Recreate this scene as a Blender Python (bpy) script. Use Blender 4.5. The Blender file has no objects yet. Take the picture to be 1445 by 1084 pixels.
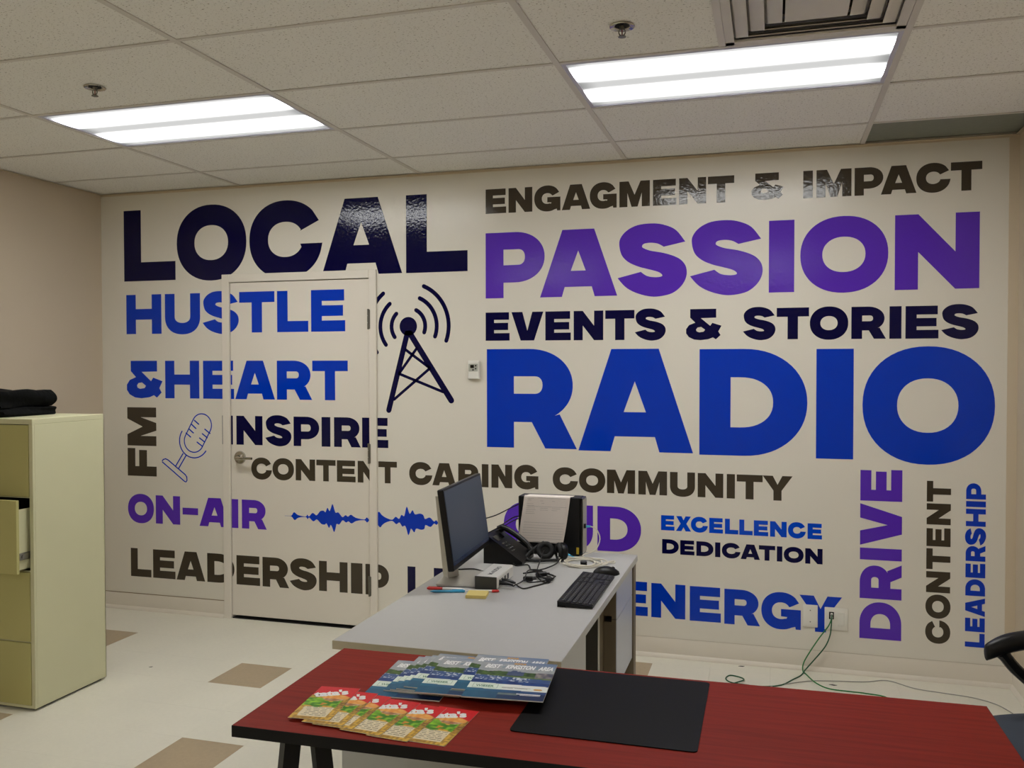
import bpy, bmesh, math, random
from mathutils import Vector, Matrix
from mathutils.geometry import tessellate_polygon
random.seed(7)
PI = math.pi
SC = bpy.context.scene
COL = SC.collection

# ------------------------------------------------------------------ camera, world, exposure
RX = 5.4356        # room width (x); the lettered wall is the plane y = 0, the room lies at y < 0
RY = -7.6          # rear wall
H = 2.7376         # ceiling height
cam_d = bpy.data.cameras.new('camera'); cam = bpy.data.objects.new('camera', cam_d); COL.objects.link(cam)
cam_d.sensor_width = 36.0; cam_d.lens = 1253.88 / 1445 * 36.0; cam_d.clip_start = 0.05
_r = Vector((0.9596081, 0.2813370, -0.0013583)); _u = Vector((-0.0044350, 0.0199544, 0.9997911)); _f = Vector((-0.2813053, 0.9594015, -0.0203962))
m3 = Matrix((_r, _u, -_f)).transposed()
cam.matrix_world = Matrix.Translation((4.2767, -4.9076, 1.6049)) @ m3.to_4x4()
SC.camera = cam
w = bpy.data.worlds.new('world'); SC.world = w; w.use_nodes = True
w.node_tree.nodes['Background'].inputs[0].default_value = (0.6, 0.62, 0.65, 1); w.node_tree.nodes['Background'].inputs[1].default_value = 0.0
SC.view_settings.view_transform = 'Standard'; SC.view_settings.look = 'None'
SC.view_settings.exposure = 0.0; SC.view_settings.gamma = 1.0; SC.view_settings.use_curve_mapping = False
LAMP = 22.0         # brightness of the ceiling troffers
REAR = 0.85        # the rear pair is dimmer
GRIDX = 1.0551; GRIDY = -0.4146; TX = 1.2192; TY = 0.6096

# ------------------------------------------------------------------ helpers
def lin(c): 
    return tuple((x / 12.92 if x <= 0.04045 else ((x + 0.055) / 1.055) ** 2.4) for x in [v / 255.0 for v in c])
MATS = {}
def mat(name, rgb, rough=0.5, metal=0.0, spec=0.5, noise=None, bump=None, coat=0.0, emit=None):
    """noise=(scale, amount) tints the colour slightly, bump=(scale, strength, distance)"""
    m = bpy.data.materials.new(name); m.use_nodes = True; nt = m.node_tree; b = nt.nodes['Principled BSDF']
    c = lin(rgb)
    b.inputs['Base Color'].default_value = (*c, 1); b.inputs['Roughness'].default_value = rough
    b.inputs['Metallic'].default_value = metal; b.inputs['Specular IOR Level'].default_value = spec
    if coat: b.inputs['Coat Weight'].default_value = coat; b.inputs['Coat Roughness'].default_value = 0.08
    tc = nt.nodes.new('ShaderNodeTexCoord')
    if noise:
        n = nt.nodes.new('ShaderNodeTexNoise'); n.inputs['Scale'].default_value = noise[0]; n.inputs['Detail'].default_value = 4
        nt.links.new(tc.outputs['Object'], n.inputs['Vector'])
        r = nt.nodes.new('ShaderNodeMix'); r.data_type = 'RGBA'
        r.inputs['A'].default_value = (*[x * (1 - noise[1]) for x in c], 1); r.inputs['B'].default_value = (*[min(1, x * (1 + noise[1])) for x in c], 1)
        nt.links.new(n.outputs['Fac'], r.inputs['Factor']); nt.links.new(r.outputs['Result'], b.inputs['Base Color'])
    if bump:
        n = nt.nodes.new('ShaderNodeTexNoise'); n.inputs['Scale'].default_value = bump[0]; n.inputs['Detail'].default_value = 2
        nt.links.new(tc.outputs['Object'], n.inputs['Vector'])
        bp = nt.nodes.new('ShaderNodeBump'); bp.inputs['Strength'].default_value = bump[1]; bp.inputs['Distance'].default_value = bump[2]
        nt.links.new(n.outputs['Fac'], bp.inputs['Height']); nt.links.new(bp.outputs['Normal'], b.inputs['Normal'])
    if emit: b.inputs['Emission Color'].default_value = (*lin(emit[0]), 1); b.inputs['Emission Strength'].default_value = emit[1]
    MATS[name] = m
    return m

class MB:
    def __init__(s): s.v = []; s.f = []; s.m = []; s.cur = 0
    def add(s, vs, fs):
        o = len(s.v); s.v += [tuple(p) for p in vs]; s.f += [tuple(i + o for i in f) for f in fs]; s.m += [s.cur] * len(fs)
        return s
    def box(s, x0, x1, y0, y1, z0, z1, bev=0.0, M=None, seg=1):
        bm = bmesh.new(); bmesh.ops.create_cube(bm, size=1)
        for v in bm.verts: v.co = Vector((x0 + (v.co.x + .5) * (x1 - x0), y0 + (v.co.y + .5) * (y1 - y0), z0 + (v.co.z + .5) * (z1 - z0)))
        if bev > 0: bmesh.ops.bevel(bm, geom=list(bm.edges), offset=bev, segments=seg, profile=0.5, affect='EDGES')
        s.bm(bm, M); return s
    def bm(s, bm, M=None):
        bm.verts.ensure_lookup_table()
        for i, v in enumerate(bm.verts): v.index = i
        s.add([(M @ v.co) if M else v.co.copy() for v in bm.verts], [[v.index for v in f.verts] for f in bm.faces]); bm.free()
    def tube(s, pts, r, seg=8, caps=True, M=None):
        pts = [Vector(p) for p in pts]; n = len(pts); rs = r if isinstance(r, (list, tuple)) else [r] * n
        vs = []; fs = []; up = None
        for i, p in enumerate(pts):
            t = (pts[min(i + 1, n - 1)] - pts[max(i - 1, 0)])
            if t.length < 1e-9: t = Vector((0, 0, 1))
            t.normalize()
            if up is None:
                up = Vector((0, 0, 1)) if abs(t.z) < .9 else Vector((1, 0, 0))
            a = t.cross(up)
            if a.length < 1e-6: a = t.orthogonal()
            a.normalize(); b = a.cross(t).normalized(); up = b
            for k in range(seg):
                an = 2 * PI * k / seg
                vs.append(p + (a * math.cos(an) + b * math.sin(an)) * rs[i])
        for i in range(n - 1):
            for k in range(seg):
                fs.append((i * seg + k, i * seg + (k + 1) % seg, (i + 1) * seg + (k + 1) % seg, (i + 1) * seg + k))
        if caps: fs.append(tuple(range(seg - 1, -1, -1))); fs.append(tuple((n - 1) * seg + k for k in range(seg)))
        if M: vs = [M @ v for v in vs]
        return s.add(vs, fs)
    def cyl(s, p0, p1, r0, r1=None, seg=20, M=None): return s.tube([p0, p1], [r0, r1 if r1 is not None else r0], seg, True, M)
    def lathe(s, prof, c=(0, 0, 0), seg=28, M=None):
        vs = []; fs = []
        for (r, z) in prof:
            for k in range(seg): vs.append(Vector((c[0] + r * math.cos(2 * PI * k / seg), c[1] + r * math.sin(2 * PI * k / seg), c[2] + z)))
        for i in range(len(prof) - 1):
            for k in range(seg): fs.append((i * seg + k, i * seg + (k + 1) % seg, (i + 1) * seg + (k + 1) % seg, (i + 1) * seg + k))
        fs.append(tuple(range(seg - 1, -1, -1))); fs.append(tuple((len(prof) - 1) * seg + k for k in range(seg)))
        if M: vs = [M @ v for v in vs]
        return s.add(vs, fs)
    def prism(s, poly, a, b, axis='y', M=None):
        """poly in the plane across the axis, extruded a..b"""
        def P(u, v, t): return {'y': Vector((u, t, v)), 'z': Vector((u, v, t)), 'x': Vector((t, u, v))}[axis]
        n = len(poly); vs = [P(u, v, a) for u, v in poly] + [P(u, v, b) for u, v in poly]
        tri = tessellate_polygon([[Vector((u, v, 0)) for u, v in poly]])
        fs = [tuple(t) for t in tri] + [tuple(i + n for i in reversed(t)) for t in tri] + [(i, (i + 1) % n, (i + 1) % n + n, i + n) for i in range(n)]
        if M: vs = [M @ v for v in vs]
        return s.add(vs, fs)
    def build(s, name, m, parent=None, loc=(0, 0, 0), rz=0.0, smooth=35, kind=None, label=None):
        me = bpy.data.meshes.new(name); me.from_pydata([tuple(v) for v in s.v], [], s.f)
        ms = m if isinstance(m, (list, tuple)) else [m]
        for x in ms: me.materials.append(MATS[x] if isinstance(x, str) else x)
        if len(ms) > 1: me.polygons.foreach_set('material_index', s.m)
        bm = bmesh.new(); bm.from_mesh(me); bmesh.ops.recalc_face_normals(bm, faces=bm.faces); bm.to_mesh(me); bm.free()
        if smooth:
            me.shade_smooth(); me.set_sharp_from_angle(angle=math.radians(smooth))
        me.update()
        o = bpy.data.objects.new(name, me); COL.objects.link(o); o.parent = parent
        o.location = loc; o.rotation_euler = (0, 0, rz)
        if kind: o['kind'] = kind
        if label: o['label'] = label
        return o

def thing(name, label, cat, loc=(0, 0, 0), rz=0.0, group=None):
    o = bpy.data.objects.new(name, None); COL.objects.link(o); o.location = loc; o.rotation_euler = (0, 0, rz)
    o.empty_display_size = 0.05
    return tag(o, label, cat, group)
def tag(o, label, cat, group=None):
    o['label'] = label; o['category'] = cat
    if group: o['group'] = group
    return o
def holder(name, parent, label=None, loc=(0, 0, 0)):
    o = bpy.data.objects.new(name, None); COL.objects.link(o); o.parent = parent; o.location = loc; o.empty_display_size = 0.05
    if label: o['label'] = label
    return o
def copy_tree(o, parent=None):
    c = o.copy(); COL.objects.link(c); c.parent = parent
    for ch in list(o.children): copy_tree(ch, c)
    return c
def smooth_path(pts, n=6):
    P = [Vector(p) for p in pts]; out = []
    for i in range(len(P) - 1):
        p0, p1, p2, p3 = P[max(i - 1, 0)], P[i], P[i + 1], P[min(i + 2, len(P) - 1)]
        for k in range(n):
            t = k / n
            out.append(0.5 * ((2 * p1) + (-p0 + p2) * t + (2 * p0 - 5 * p1 + 4 * p2 - p3) * t * t + (-p0 + 3 * p1 - 3 * p2 + p3) * t ** 3))
    return out + [P[-1]]
def rounded(x0, x1, y0, y1, r, n=5):
    out = []
    for cx, cy, a in ((x1 - r, y1 - r, 0), (x0 + r, y1 - r, 90), (x0 + r, y0 + r, 180), (x1 - r, y0 + r, 270)):
        for k in range(n + 1):
            t = math.radians(a + 90 * k / n); out.append((cx + r * math.cos(t), cy + r * math.sin(t)))
    return out
def text_mb(s, size, offset=0.0, shear=0.0, align='LEFT', depth=0.0002, space=1.0):
    """text laid in the xy plane with the bundled default font; returns (verts, faces)"""
    c = bpy.data.curves.new('tmp', 'FONT'); c.body = s; c.size = size; c.offset = offset; c.shear = shear; c.align_x = align
    c.extrude = depth; c.resolution_u = 3; c.space_character = space
    o = bpy.data.objects.new('tmp', c); COL.objects.link(o)
    dg = bpy.context.evaluated_depsgraph_get(); me = o.evaluated_get(dg).to_mesh()
    vs = [v.co.copy() for v in me.vertices]; fs = [tuple(p.vertices) for p in me.polygons]
    o.evaluated_get(dg).to_mesh_clear(); bpy.data.objects.remove(o); bpy.data.curves.remove(c)
    return vs, fs
def add_text(mb, s, x, y, z, width=None, size=0.02, rot=0.0, M=None, **k):
    vs, fs = text_mb(s, size, **k)
    if not vs: return
    x0 = min(v.x for v in vs); x1 = max(v.x for v in vs)
    sx = (width / (x1 - x0)) if width else 1.0
    R = Matrix.Rotation(rot, 4, 'Z')
    out = []
    for v in vs:
        p = R @ Vector(((v.x - x0) * sx, v.y, v.z)); p = p + Vector((x, y, z)); out.append(M @ p if M else p)
    mb.add(out, fs)
def attr_mat(name, rough, coat=0.0):
    m = bpy.data.materials.new(name); m.use_nodes = True; nt = m.node_tree; b = nt.nodes['Principled BSDF']
    a = nt.nodes.new('ShaderNodeVertexColor'); a.layer_name = 'print'; nt.links.new(a.outputs['Color'], b.inputs['Base Color'])
    b.inputs['Roughness'].default_value = rough; b.inputs['Specular IOR Level'].default_value = 0.25
    MATS[name] = m
def print_sheet(name, w, h, nx, ny, func, z, matname, bend=None):
    """a printed sheet: a fine grid whose faces carry the printed colours"""
    vs = []; fs = []
    for j in range(ny + 1):
        for i in range(nx + 1):
            x = w * i / nx; y = h * j / ny; p = (x, y, z)
            vs.append(bend(x, y, z) if bend else p)
    for j in range(ny):
        for i in range(nx): a = j * (nx + 1) + i; fs.append((a, a + 1, a + nx + 2, a + nx + 1))
    me = bpy.data.meshes.new(name); me.from_pydata(vs, [], fs); me.materials.append(MATS[matname])
    ca = me.color_attributes.new('print', 'FLOAT_COLOR', 'CORNER'); data = []
    for j in range(ny):
        for i in range(nx):
            for (du, dv) in ((0, 0), (1, 0), (1, 1), (0, 1)):
                c = lin(func((i + du) / nx, (j + dv) / ny)); data += [c[0], c[1], c[2], 1.0]
    ca.data.foreach_set('color', data); me.shade_smooth()
    return me

# ------------------------------------------------------------------ materials
mat('wall_vinyl', (224, 219, 207), 0.24, spec=0.35, bump=(60, 0.02, 0.001), noise=(1.3, 0.015))
VC = dict(navy=(2, 2, 56), blue=(0, 54, 186), purple=(90, 46, 184), taupe=(66, 58, 46), bright=(0, 70, 205))
for k, c in VC.items(): mat('vinyl_' + k, c, 0.08, spec=0.30, bump=(60, 0.55, 0.0012))
mat('beige_paint', (200, 185, 163), 0.6, bump=(220, 0.12, 0.001), noise=(2, 0.03))
mat('trim_paint', (224, 217, 205), 0.42, noise=(3, 0.02))
mat('door_paint', (224, 217, 205), 0.32)
mat('baseboard_paint', (218, 210, 196), 0.5, noise=(6, 0.03))
mat('joint_brown', (140, 122, 95), 0.7)
mat('joint_pale', (196, 188, 172), 0.6)
mat('wall_angle', (205, 190, 165), 0.5)
mat('grid_metal', (212, 208, 200), 0.42)
mat('dark_tile', (136, 140, 128), 0.8, noise=(30, 0.1))
mat('void_dark', (14, 13, 12), 0.9)
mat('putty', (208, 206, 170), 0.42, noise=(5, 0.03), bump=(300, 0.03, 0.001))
mat('putty_shaded', (184, 179, 118), 0.45, noise=(5, 0.03), bump=(300, 0.03, 0.001))  # same putty; shade on the fronts facing away from the lights is in the colour
mat('steel', (150, 150, 148), 0.3, 1.0)
mat('chrome', (190, 186, 176), 0.14, 1.0)
mat('dull_metal', (130, 128, 120), 0.4, 1.0)
mat('laminate_grey', (178, 177, 175), 0.42, noise=(40, 0.02))
mat('laminate_edge', (188, 178, 152), 0.5)  # tan cast of the light on the desk edge put into the colour
mat('panel_grey', (196, 198, 196), 0.42)
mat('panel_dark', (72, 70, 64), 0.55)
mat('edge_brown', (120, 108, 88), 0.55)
mat('drawer_front', (190, 198, 214), 0.30)
mat('black_edge', (8, 8, 8), 0.55, spec=0.25)
mat('vent_inner', (92, 88, 80), 0.8)
mat('black_metal', (7, 7, 7), 0.5, spec=0.3)
mat('black_plastic', (8, 8, 9), 0.4, spec=0.35, bump=(400, 0.05, 0.0005))
mat('black_gloss', (8, 8, 9), 0.16)
mat('black_rubber', (10, 10, 10), 0.7)
mat('black_mat', (4, 4, 5), 0.5, spec=0.10, bump=(600, 0.05, 0.0003))
mat('black_cloth', (6, 7, 7), 0.9, spec=0.15, bump=(35, 0.6, 0.01))
mat('key_black', (22, 22, 23), 0.5)
mat('key_print', (160, 160, 160), 0.6)
mat('dark_grey', (62, 62, 58), 0.45)
mat('pale_metal', (222, 220, 214), 0.45, 0.15)
mat('silver', (196, 194, 188), 0.35, 0.85)
mat('white_plastic', (226, 224, 216), 0.4)
mat('plate_white', (228, 225, 216), 0.35)
mat('thermo_grey', (176, 178, 166), 0.45)
mat('paper_white', (226, 216, 208), 0.7)
mat('paper_ink', (150, 142, 142), 0.8)
mat('screen', (46, 64, 90), 0.34, spec=0.6)
mat('screen_bar', (46, 58, 88), 0.22, spec=0.6)
mat('sticky_yellow', (226, 206, 128), 0.75)
mat('pen_red', (205, 38, 34), 0.35)
mat('pen_blue', (60, 160, 205), 0.3)
mat('pen_white', (226, 224, 220), 0.4)
mat('plug_blue', (80, 176, 214), 0.4)
mat('label_yellow', (206, 172, 40), 0.5)
mat('cable_white', (214, 208, 192), 0.5)
mat('cable_green', (28, 120, 52), 0.4)
mat('cable_dark_green', (14, 84, 52), 0.4)
mat('cable_grey', (160, 158, 150), 0.5)
mat('cable_black', (10, 10, 10), 0.45)
mat('chair_cloth', (52, 60, 72), 0.85, noise=(9, 0.22), bump=(500, 0.3, 0.001))
mat('ink_grey', (96, 96, 98), 0.5)
mat('ink_white', (240, 240, 240), 0.35)
mat('ink_green', (88, 140, 110), 0.45)
mat('ink_gold', (214, 160, 70), 0.45)
mat('ink_teal', (120, 150, 175), 0.45)
mat('ink_menu', (92, 78, 60), 0.6)
mat('page_white', (214, 210, 200), 0.6)
mat('bulb_red', (120, 30, 24), 0.3)
mat('diffuser_frame', (190, 190, 205), 0.4)
attr_mat('print_gloss', 0.38, 0.08)
attr_mat('print_matt', 0.45, 0.15)

def tile_mat(name, rgb, speck, scale, thr):
    m = mat(name, rgb, 0.85); nt = m.node_tree; b = nt.nodes['Principled BSDF']
    tc = nt.nodes.new('ShaderNodeTexCoord'); n = nt.nodes.new('ShaderNodeTexNoise'); n.inputs['Scale'].default_value = scale; n.inputs['Detail'].default_value = 3
    n.inputs['Roughness'].default_value = 0.65
    mp = nt.nodes.new('ShaderNodeMapping'); mp.inputs['Scale'].default_value = (1, 1.7, 1)
    nt.links.new(tc.outputs['Object'], mp.inputs['Vector']); nt.links.new(mp.outputs['Vector'], n.inputs['Vector'])
    cr = nt.nodes.new('ShaderNodeValToRGB'); cr.color_ramp.elements[0].position = thr; cr.color_ramp.elements[0].color = (*lin(speck), 1)
    cr.color_ramp.elements[1].position = thr + 0.035; cr.color_ramp.elements[1].color = (*lin(rgb), 1)
    nt.links.new(n.outputs['Fac'], cr.inputs['Fac']); nt.links.new(cr.outputs['Color'], b.inputs['Base Color'])
    bp = nt.nodes.new('ShaderNodeBump'); bp.inputs['Strength'].default_value = 0.35; bp.inputs['Distance'].default_value = 0.002
    nt.links.new(n.outputs['Fac'], bp.inputs['Height']); nt.links.new(bp.outputs['Normal'], b.inputs['Normal'])
tile_mat('ceiling_tile', (240, 239, 233), (150, 144, 130), 95, 0.355)
def floor_mat(name, rgb, amt):
    m = mat(name, rgb, 0.36, spec=0.4); nt = m.node_tree; b = nt.nodes['Principled BSDF']; c = lin(rgb)
    tc = nt.nodes.new('ShaderNodeTexCoord')
    oi = nt.nodes.new('ShaderNodeObjectInfo')
    n = nt.nodes.new('ShaderNodeTexNoise'); n.inputs['Scale'].default_value = 45; n.inputs['Detail'].default_value = 5; n.inputs['Roughness'].default_value = 0.7
    n2 = nt.nodes.new('ShaderNodeTexNoise'); n2.inputs['Scale'].default_value = 3.2; n2.inputs['Detail'].default_value = 3
    g = nt.nodes.new('ShaderNodeNewGeometry')
    nt.links.new(tc.outputs['Object'], n.inputs['Vector']); nt.links.new(g.outputs['Position'], n2.inputs['Vector'])
    ad = nt.nodes.new('ShaderNodeMath'); ad.operation = 'ADD'; nt.links.new(n.outputs['Fac'], ad.inputs[0]); nt.links.new(n2.outputs['Fac'], ad.inputs[1])
    mr = nt.nodes.new('ShaderNodeMapRange'); mr.inputs['From Min'].default_value = 0.6; mr.inputs['From Max'].default_value = 1.4
    mr.inputs['To Min'].default_value = 1 - amt; mr.inputs['To Max'].default_value = 1 + amt
    nt.links.new(ad.outputs[0], mr.inputs['Value'])
    mx = nt.nodes.new('ShaderNodeVectorMath'); mx.operation = 'SCALE'; mx.inputs[0].default_value = c
    nt.links.new(mr.outputs['Result'], mx.inputs['Scale']); nt.links.new(mx.outputs['Vector'], b.inputs['Base Color'])
    rr = nt.nodes.new('ShaderNodeMapRange'); rr.inputs['To Min'].default_value = 0.28; rr.inputs['To Max'].default_value = 0.5
    nt.links.new(n2.outputs['Fac'], rr.inputs['Value']); nt.links.new(rr.outputs['Result'], b.inputs['Roughness'])
floor_mat('floor_light', (222, 218, 202), 0.05)
floor_mat('floor_brown', (172, 154, 126), 0.12)
def wood_mat():
    m = mat('cherry', (128, 48, 40), 0.55, spec=0.10); nt = m.node_tree; b = nt.nodes['Principled BSDF']
    tc = nt.nodes.new('ShaderNodeTexCoord'); mp = nt.nodes.new('ShaderNodeMapping'); mp.inputs['Scale'].default_value = (1.2, 26, 8)
    n = nt.nodes.new('ShaderNodeTexNoise'); n.inputs['Scale'].default_value = 3; n.inputs['Detail'].default_value = 6; n.inputs['Roughness'].default_value = 0.6
    nt.links.new(tc.outputs['Object'], mp.inputs['Vector']); nt.links.new(mp.outputs['Vector'], n.inputs['Vector'])
    cr = nt.nodes.new('ShaderNodeValToRGB'); cr.color_ramp.elements[0].position = 0.3; cr.color_ramp.elements[0].color = (*lin((122, 33, 21)), 1)
    cr.color_ramp.elements[1].position = 0.7; cr.color_ramp.elements[1].color = (*lin((144, 41, 28)), 1)
    nt.links.new(n.outputs['Fac'], cr.inputs['Fac']); nt.links.new(cr.outputs['Color'], b.inputs['Base Color'])
wood_mat()
def lamp_mat(name, k):
    """glowing prismatic diffuser over two tubes that run along x; the lens itself gives off the light"""
    m = bpy.data.materials.new(name); m.use_nodes = True; nt = m.node_tree; nt.nodes.remove(nt.nodes['Principled BSDF'])
    e = nt.nodes.new('ShaderNodeEmission'); out = nt.nodes['Material Output']; nt.links.new(e.outputs[0], out.inputs[0])
    tc = nt.nodes.new('ShaderNodeTexCoord'); sx = nt.nodes.new('ShaderNodeSeparateXYZ'); nt.links.new(tc.outputs['Object'], sx.inputs[0])
    ab = nt.nodes.new('ShaderNodeMath'); ab.operation = 'ABSOLUTE'; nt.links.new(sx.outputs['Y'], ab.inputs[0])
    s = nt.nodes.new('ShaderNodeMath'); s.operation = 'SUBTRACT'; nt.links.new(ab.outputs[0], s.inputs[0]); s.inputs[1].default_value = 0.14
    q = nt.nodes.new('ShaderNodeMath'); q.operation = 'ABSOLUTE'; nt.links.new(s.outputs[0], q.inputs[0])
    mr = nt.nodes.new('ShaderNodeMapRange'); mr.interpolation_type = 'SMOOTHSTEP'
    mr.inputs['From Min'].default_value = 0.015; mr.inputs['From Max'].default_value = 0.135; mr.inputs['To Min'].default_value = 1.0; mr.inputs['To Max'].default_value = 0.0
    nt.links.new(q.outputs[0], mr.inputs['Value'])
    pw = nt.nodes.new('ShaderNodeMath'); pw.operation = 'POWER'; nt.links.new(mr.outputs['Result'], pw.inputs[0]); pw.inputs[1].default_value = 3.0
    ma = nt.nodes.new('ShaderNodeMath'); ma.operation = 'MULTIPLY_ADD'; nt.links.new(pw.outputs[0], ma.inputs[0]); ma.inputs[1].default_value = 1.45; ma.inputs[2].default_value = 0.030
    ax = nt.nodes.new('ShaderNodeMath'); ax.operation = 'ABSOLUTE'; nt.links.new(sx.outputs['X'], ax.inputs[0])
    me = nt.nodes.new('ShaderNodeMapRange'); me.interpolation_type = 'SMOOTHSTEP'; me.inputs['From Min'].default_value = 0.50; me.inputs['From Max'].default_value = 0.60
    me.inputs['To Min'].default_value = 1.0; me.inputs['To Max'].default_value = 0.45; nt.links.new(ax.outputs[0], me.inputs['Value'])
    mu = nt.nodes.new('ShaderNodeMath'); mu.operation = 'MULTIPLY'; nt.links.new(ma.outputs[0], mu.inputs[0]); nt.links.new(me.outputs['Result'], mu.inputs[1])
    m2 = nt.nodes.new('ShaderNodeMath'); m2.operation = 'MULTIPLY'; nt.links.new(mu.outputs[0], m2.inputs[0]); m2.inputs[1].default_value = k
    nt.links.new(m2.outputs[0], e.inputs['Strength']); e.inputs['Color'].default_value = (1.0, 1.0, 0.985, 1)
    MATS[name] = m
lamp_mat('lamp_lens', LAMP); lamp_mat('lamp_lens_dim', LAMP * REAR)

# ------------------------------------------------------------------ glyphs of the wall lettering
def arc(cx, cy, rx, ry, a0, a1, n=18, e=2.15):
    out = []
    for k in range(n + 1):
        t = math.radians(a0 + (a1 - a0) * k / n); c, s = math.cos(t), math.sin(t)
        out.append((cx + rx * math.copysign(abs(c) ** (2 / e), c), cy + ry * math.copysign(abs(s) ** (2 / e), s)))
    return out
OV = 0.022
S_TR = [(1160,477),(1110,415),(1050,387),(985,377),(900,385),(838,415),(802,458),(797,500),(812,552),(850,588),(905,612),(960,626),(1012,640),(1034,655),(1030,665),(995,669),(950,662),(917,640),
        (787,675),(830,722),(885,753),(960,773),(1020,773),(1090,755),(1140,715),(1166,665),(1165,615),(1140,578),(1100,555),(1040,537),(970,525),(930,510),(924,499),(935,487),(970,482),(1010,487),(1043,504)]
S_CORNER = {0, 17, 18, 36}
def s_poly():
    pts = [((x - 787) / 381.0, (766 - (y + 0.03 * (x - 980))) / 375.0) for x, y in S_TR]
    out = []; n = len(pts)
    for i in range(n):
        p1, p2 = pts[i], pts[(i + 1) % n]
        if i in (17, 36): out.append(p1); continue
        p0 = pts[i - 1] if i not in S_CORNER else p1
        p3 = pts[(i + 2) % n] if (i + 1) % n not in S_CORNER else p2
        for k in range(4):
            t = k / 4
            out.append(tuple(0.5 * ((2 * b) + (-a + c) * t + (2 * a - 5 * b + 4 * c - d) * t * t + (-a + 3 * b - 3 * c + d) * t ** 3) for a, b, c, d in zip(p0, p1, p2, p3)))
    return out
SP = s_poly()
AMP_O = [(65,128),(227,128),(227,195),(132,197),(190,255),(203,233),(260,255),(240,298),(254,325),(225,357),(207,342),(180,355),(130,362),(90,357),(57,338),(40,310),(40,278),(58,248),(97,230),(65,192)]
AMP_H = [(102,282),(112,267),(134,263),(158,284),(150,298),(122,303),(106,296)]
def glyph(ch, w, s):
    """polygons [outer, hole...] in units of the cap height; w = letter width, s = stem width"""
    h = 0.265 if s < 0.3 else 0.285
    R = lambda x0, y0, x1, y1: [(x0, y0), (x1, y0), (x1, y1), (x0, y1)]
    if ch == 'I': return [[R(0, 0, w, 1)]]
    if ch == 'L': return [[[(0, 0), (w, 0), (w, h), (s, h), (s, 1), (0, 1)]]]
    if ch == 'H': return [[[(0, 0), (s, 0), (s, .365), (w - s, .365), (w - s, 0), (w, 0), (w, 1), (w - s, 1), (w - s, .635), (s, .635), (s, 1), (0, 1)]]]
    if ch == 'T': a = (w - s) / 2; return [[[(a, 0), (a + s, 0), (a + s, 1 - h), (w, 1 - h), (w, 1), (0, 1), (0, 1 - h), (a, 1 - h)]]]
    if ch == 'E': return [[[(0, 0), (w, 0), (w, .265), (s, .265), (s, .372), (w * .94, .372), (w * .94, .628), (s, .628), (s, .735), (w * .975, .735), (w * .975, 1), (0, 1)]]]
    if ch == 'F': return [[[(0, 0), (s, 0), (s, .33), (w * .94, .33), (w * .94, .60), (s, .60), (s, .735), (w, .735), (w, 1), (0, 1)]]]
    if ch == '-': return [[R(0, .37, w, .61)]]
    if ch == 'N': return [[[(0, 0), (s, 0), (s, .50), (w - s, 0), (w, 0), (w, 1), (w - s, 1), (w - s, .49), (s, 1), (0, 1)]]]
    if ch == 'M':
        q = min(s, w * .29)
        return [[[(0, 0), (q, 0), (q, .54), (w * .40, 0), (w * .60, 0), (w - q, .54), (w - q, 0), (w, 0), (w, 1), (w - q * 1.15, 1), (w * .5, .47), (q * 1.15, 1), (0, 1)]]]
    if ch == 'A': return [[[(0, 0), (w * .287, 0), (w * .325, .147), (w * .675, .147), (w * .713, 0), (w, 0), (w * .706, 1), (w * .294, 1)], [(w * .403, .385), (w * .597, .385), (w * .5, .685)]]]
    if ch == 'V': return [[[(w * .29, 0), (w * .71, 0), (w, 1), (w * .655, 1), (w * .5, .34), (w * .345, 1), (0, 1)]]]
    if ch == 'X': return [[[(0, 0), (w * .36, 0), (w * .5, .27), (w * .64, 0), (w, 0), (w * .69, .5), (w * .98, 1), (w * .63, 1), (w * .5, .73), (w * .37, 1), (w * .02, 1), (w * .31, .5)]]]
    if ch == 'Y': a = (w - s) / 2; return [[[(a, 0), (a + s, 0), (a + s, .40), (w, 1), (w * .66, 1), (w * .5, .64), (w * .34, 1), (0, 1), (a, .40)]]]
    if ch == 'O': return [[arc(w / 2, .5, w / 2, .5 + OV, 0, 360, 56)[:-1], arc(w / 2, .5, w / 2 - s * 1.0, .5 - h + .005, 0, 360, 44)[:-1]]]
    if ch == 'U':
        k = .42
        return [[[(0, 1)] + arc(w / 2, k, w / 2, k + OV, 180, 360, 26, 2.25) + [(w, 1), (w - s, 1)] + arc(w / 2, k, w / 2 - s, k - h, 360, 180, 20, 2.2) + [(s, 1)]]]
    if ch == 'D':
        x = w * .42
        return [[[(0, 0)] + arc(x, .5, w - x, .5, -90, 90, 30, 2.1) + [(0, 1)], [(s, h)] + arc(min(x, s * 1.3), .5, w - s * 1.05 - min(x, s * 1.3), .5 - h, -90, 90, 24, 2.2) + [(s, 1 - h)]]]
    if ch == 'P':
        x = w * .5
        return [[[(0, 0), (s, 0), (s, .235)] + arc(x, .6175, w - x, .3825, -90, 90, 26, 2.1) + [(0, 1)], [(s, .50)] + arc(w * .56, .62, w * .11, .118, -90, 90, 12, 2.2) + [(s, .738)]]]
    if ch == 'R':
        x = w * .47; bw = w * .955
        a = [q for q in arc(x, .632, bw - x, .368, -60, 90, 26, 2.1)]
        return [[[(0, 0), (s, 0), (s, .262), (w * .505, .262), (w * .655, 0), (w, 0), (w * .812, .345)] + a[1:] + [(0, 1)], [(s, .548)] + arc(w * .54, .636, w * .085, .088, -90, 90, 12, 2.2) + [(s, .724)]]]
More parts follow.
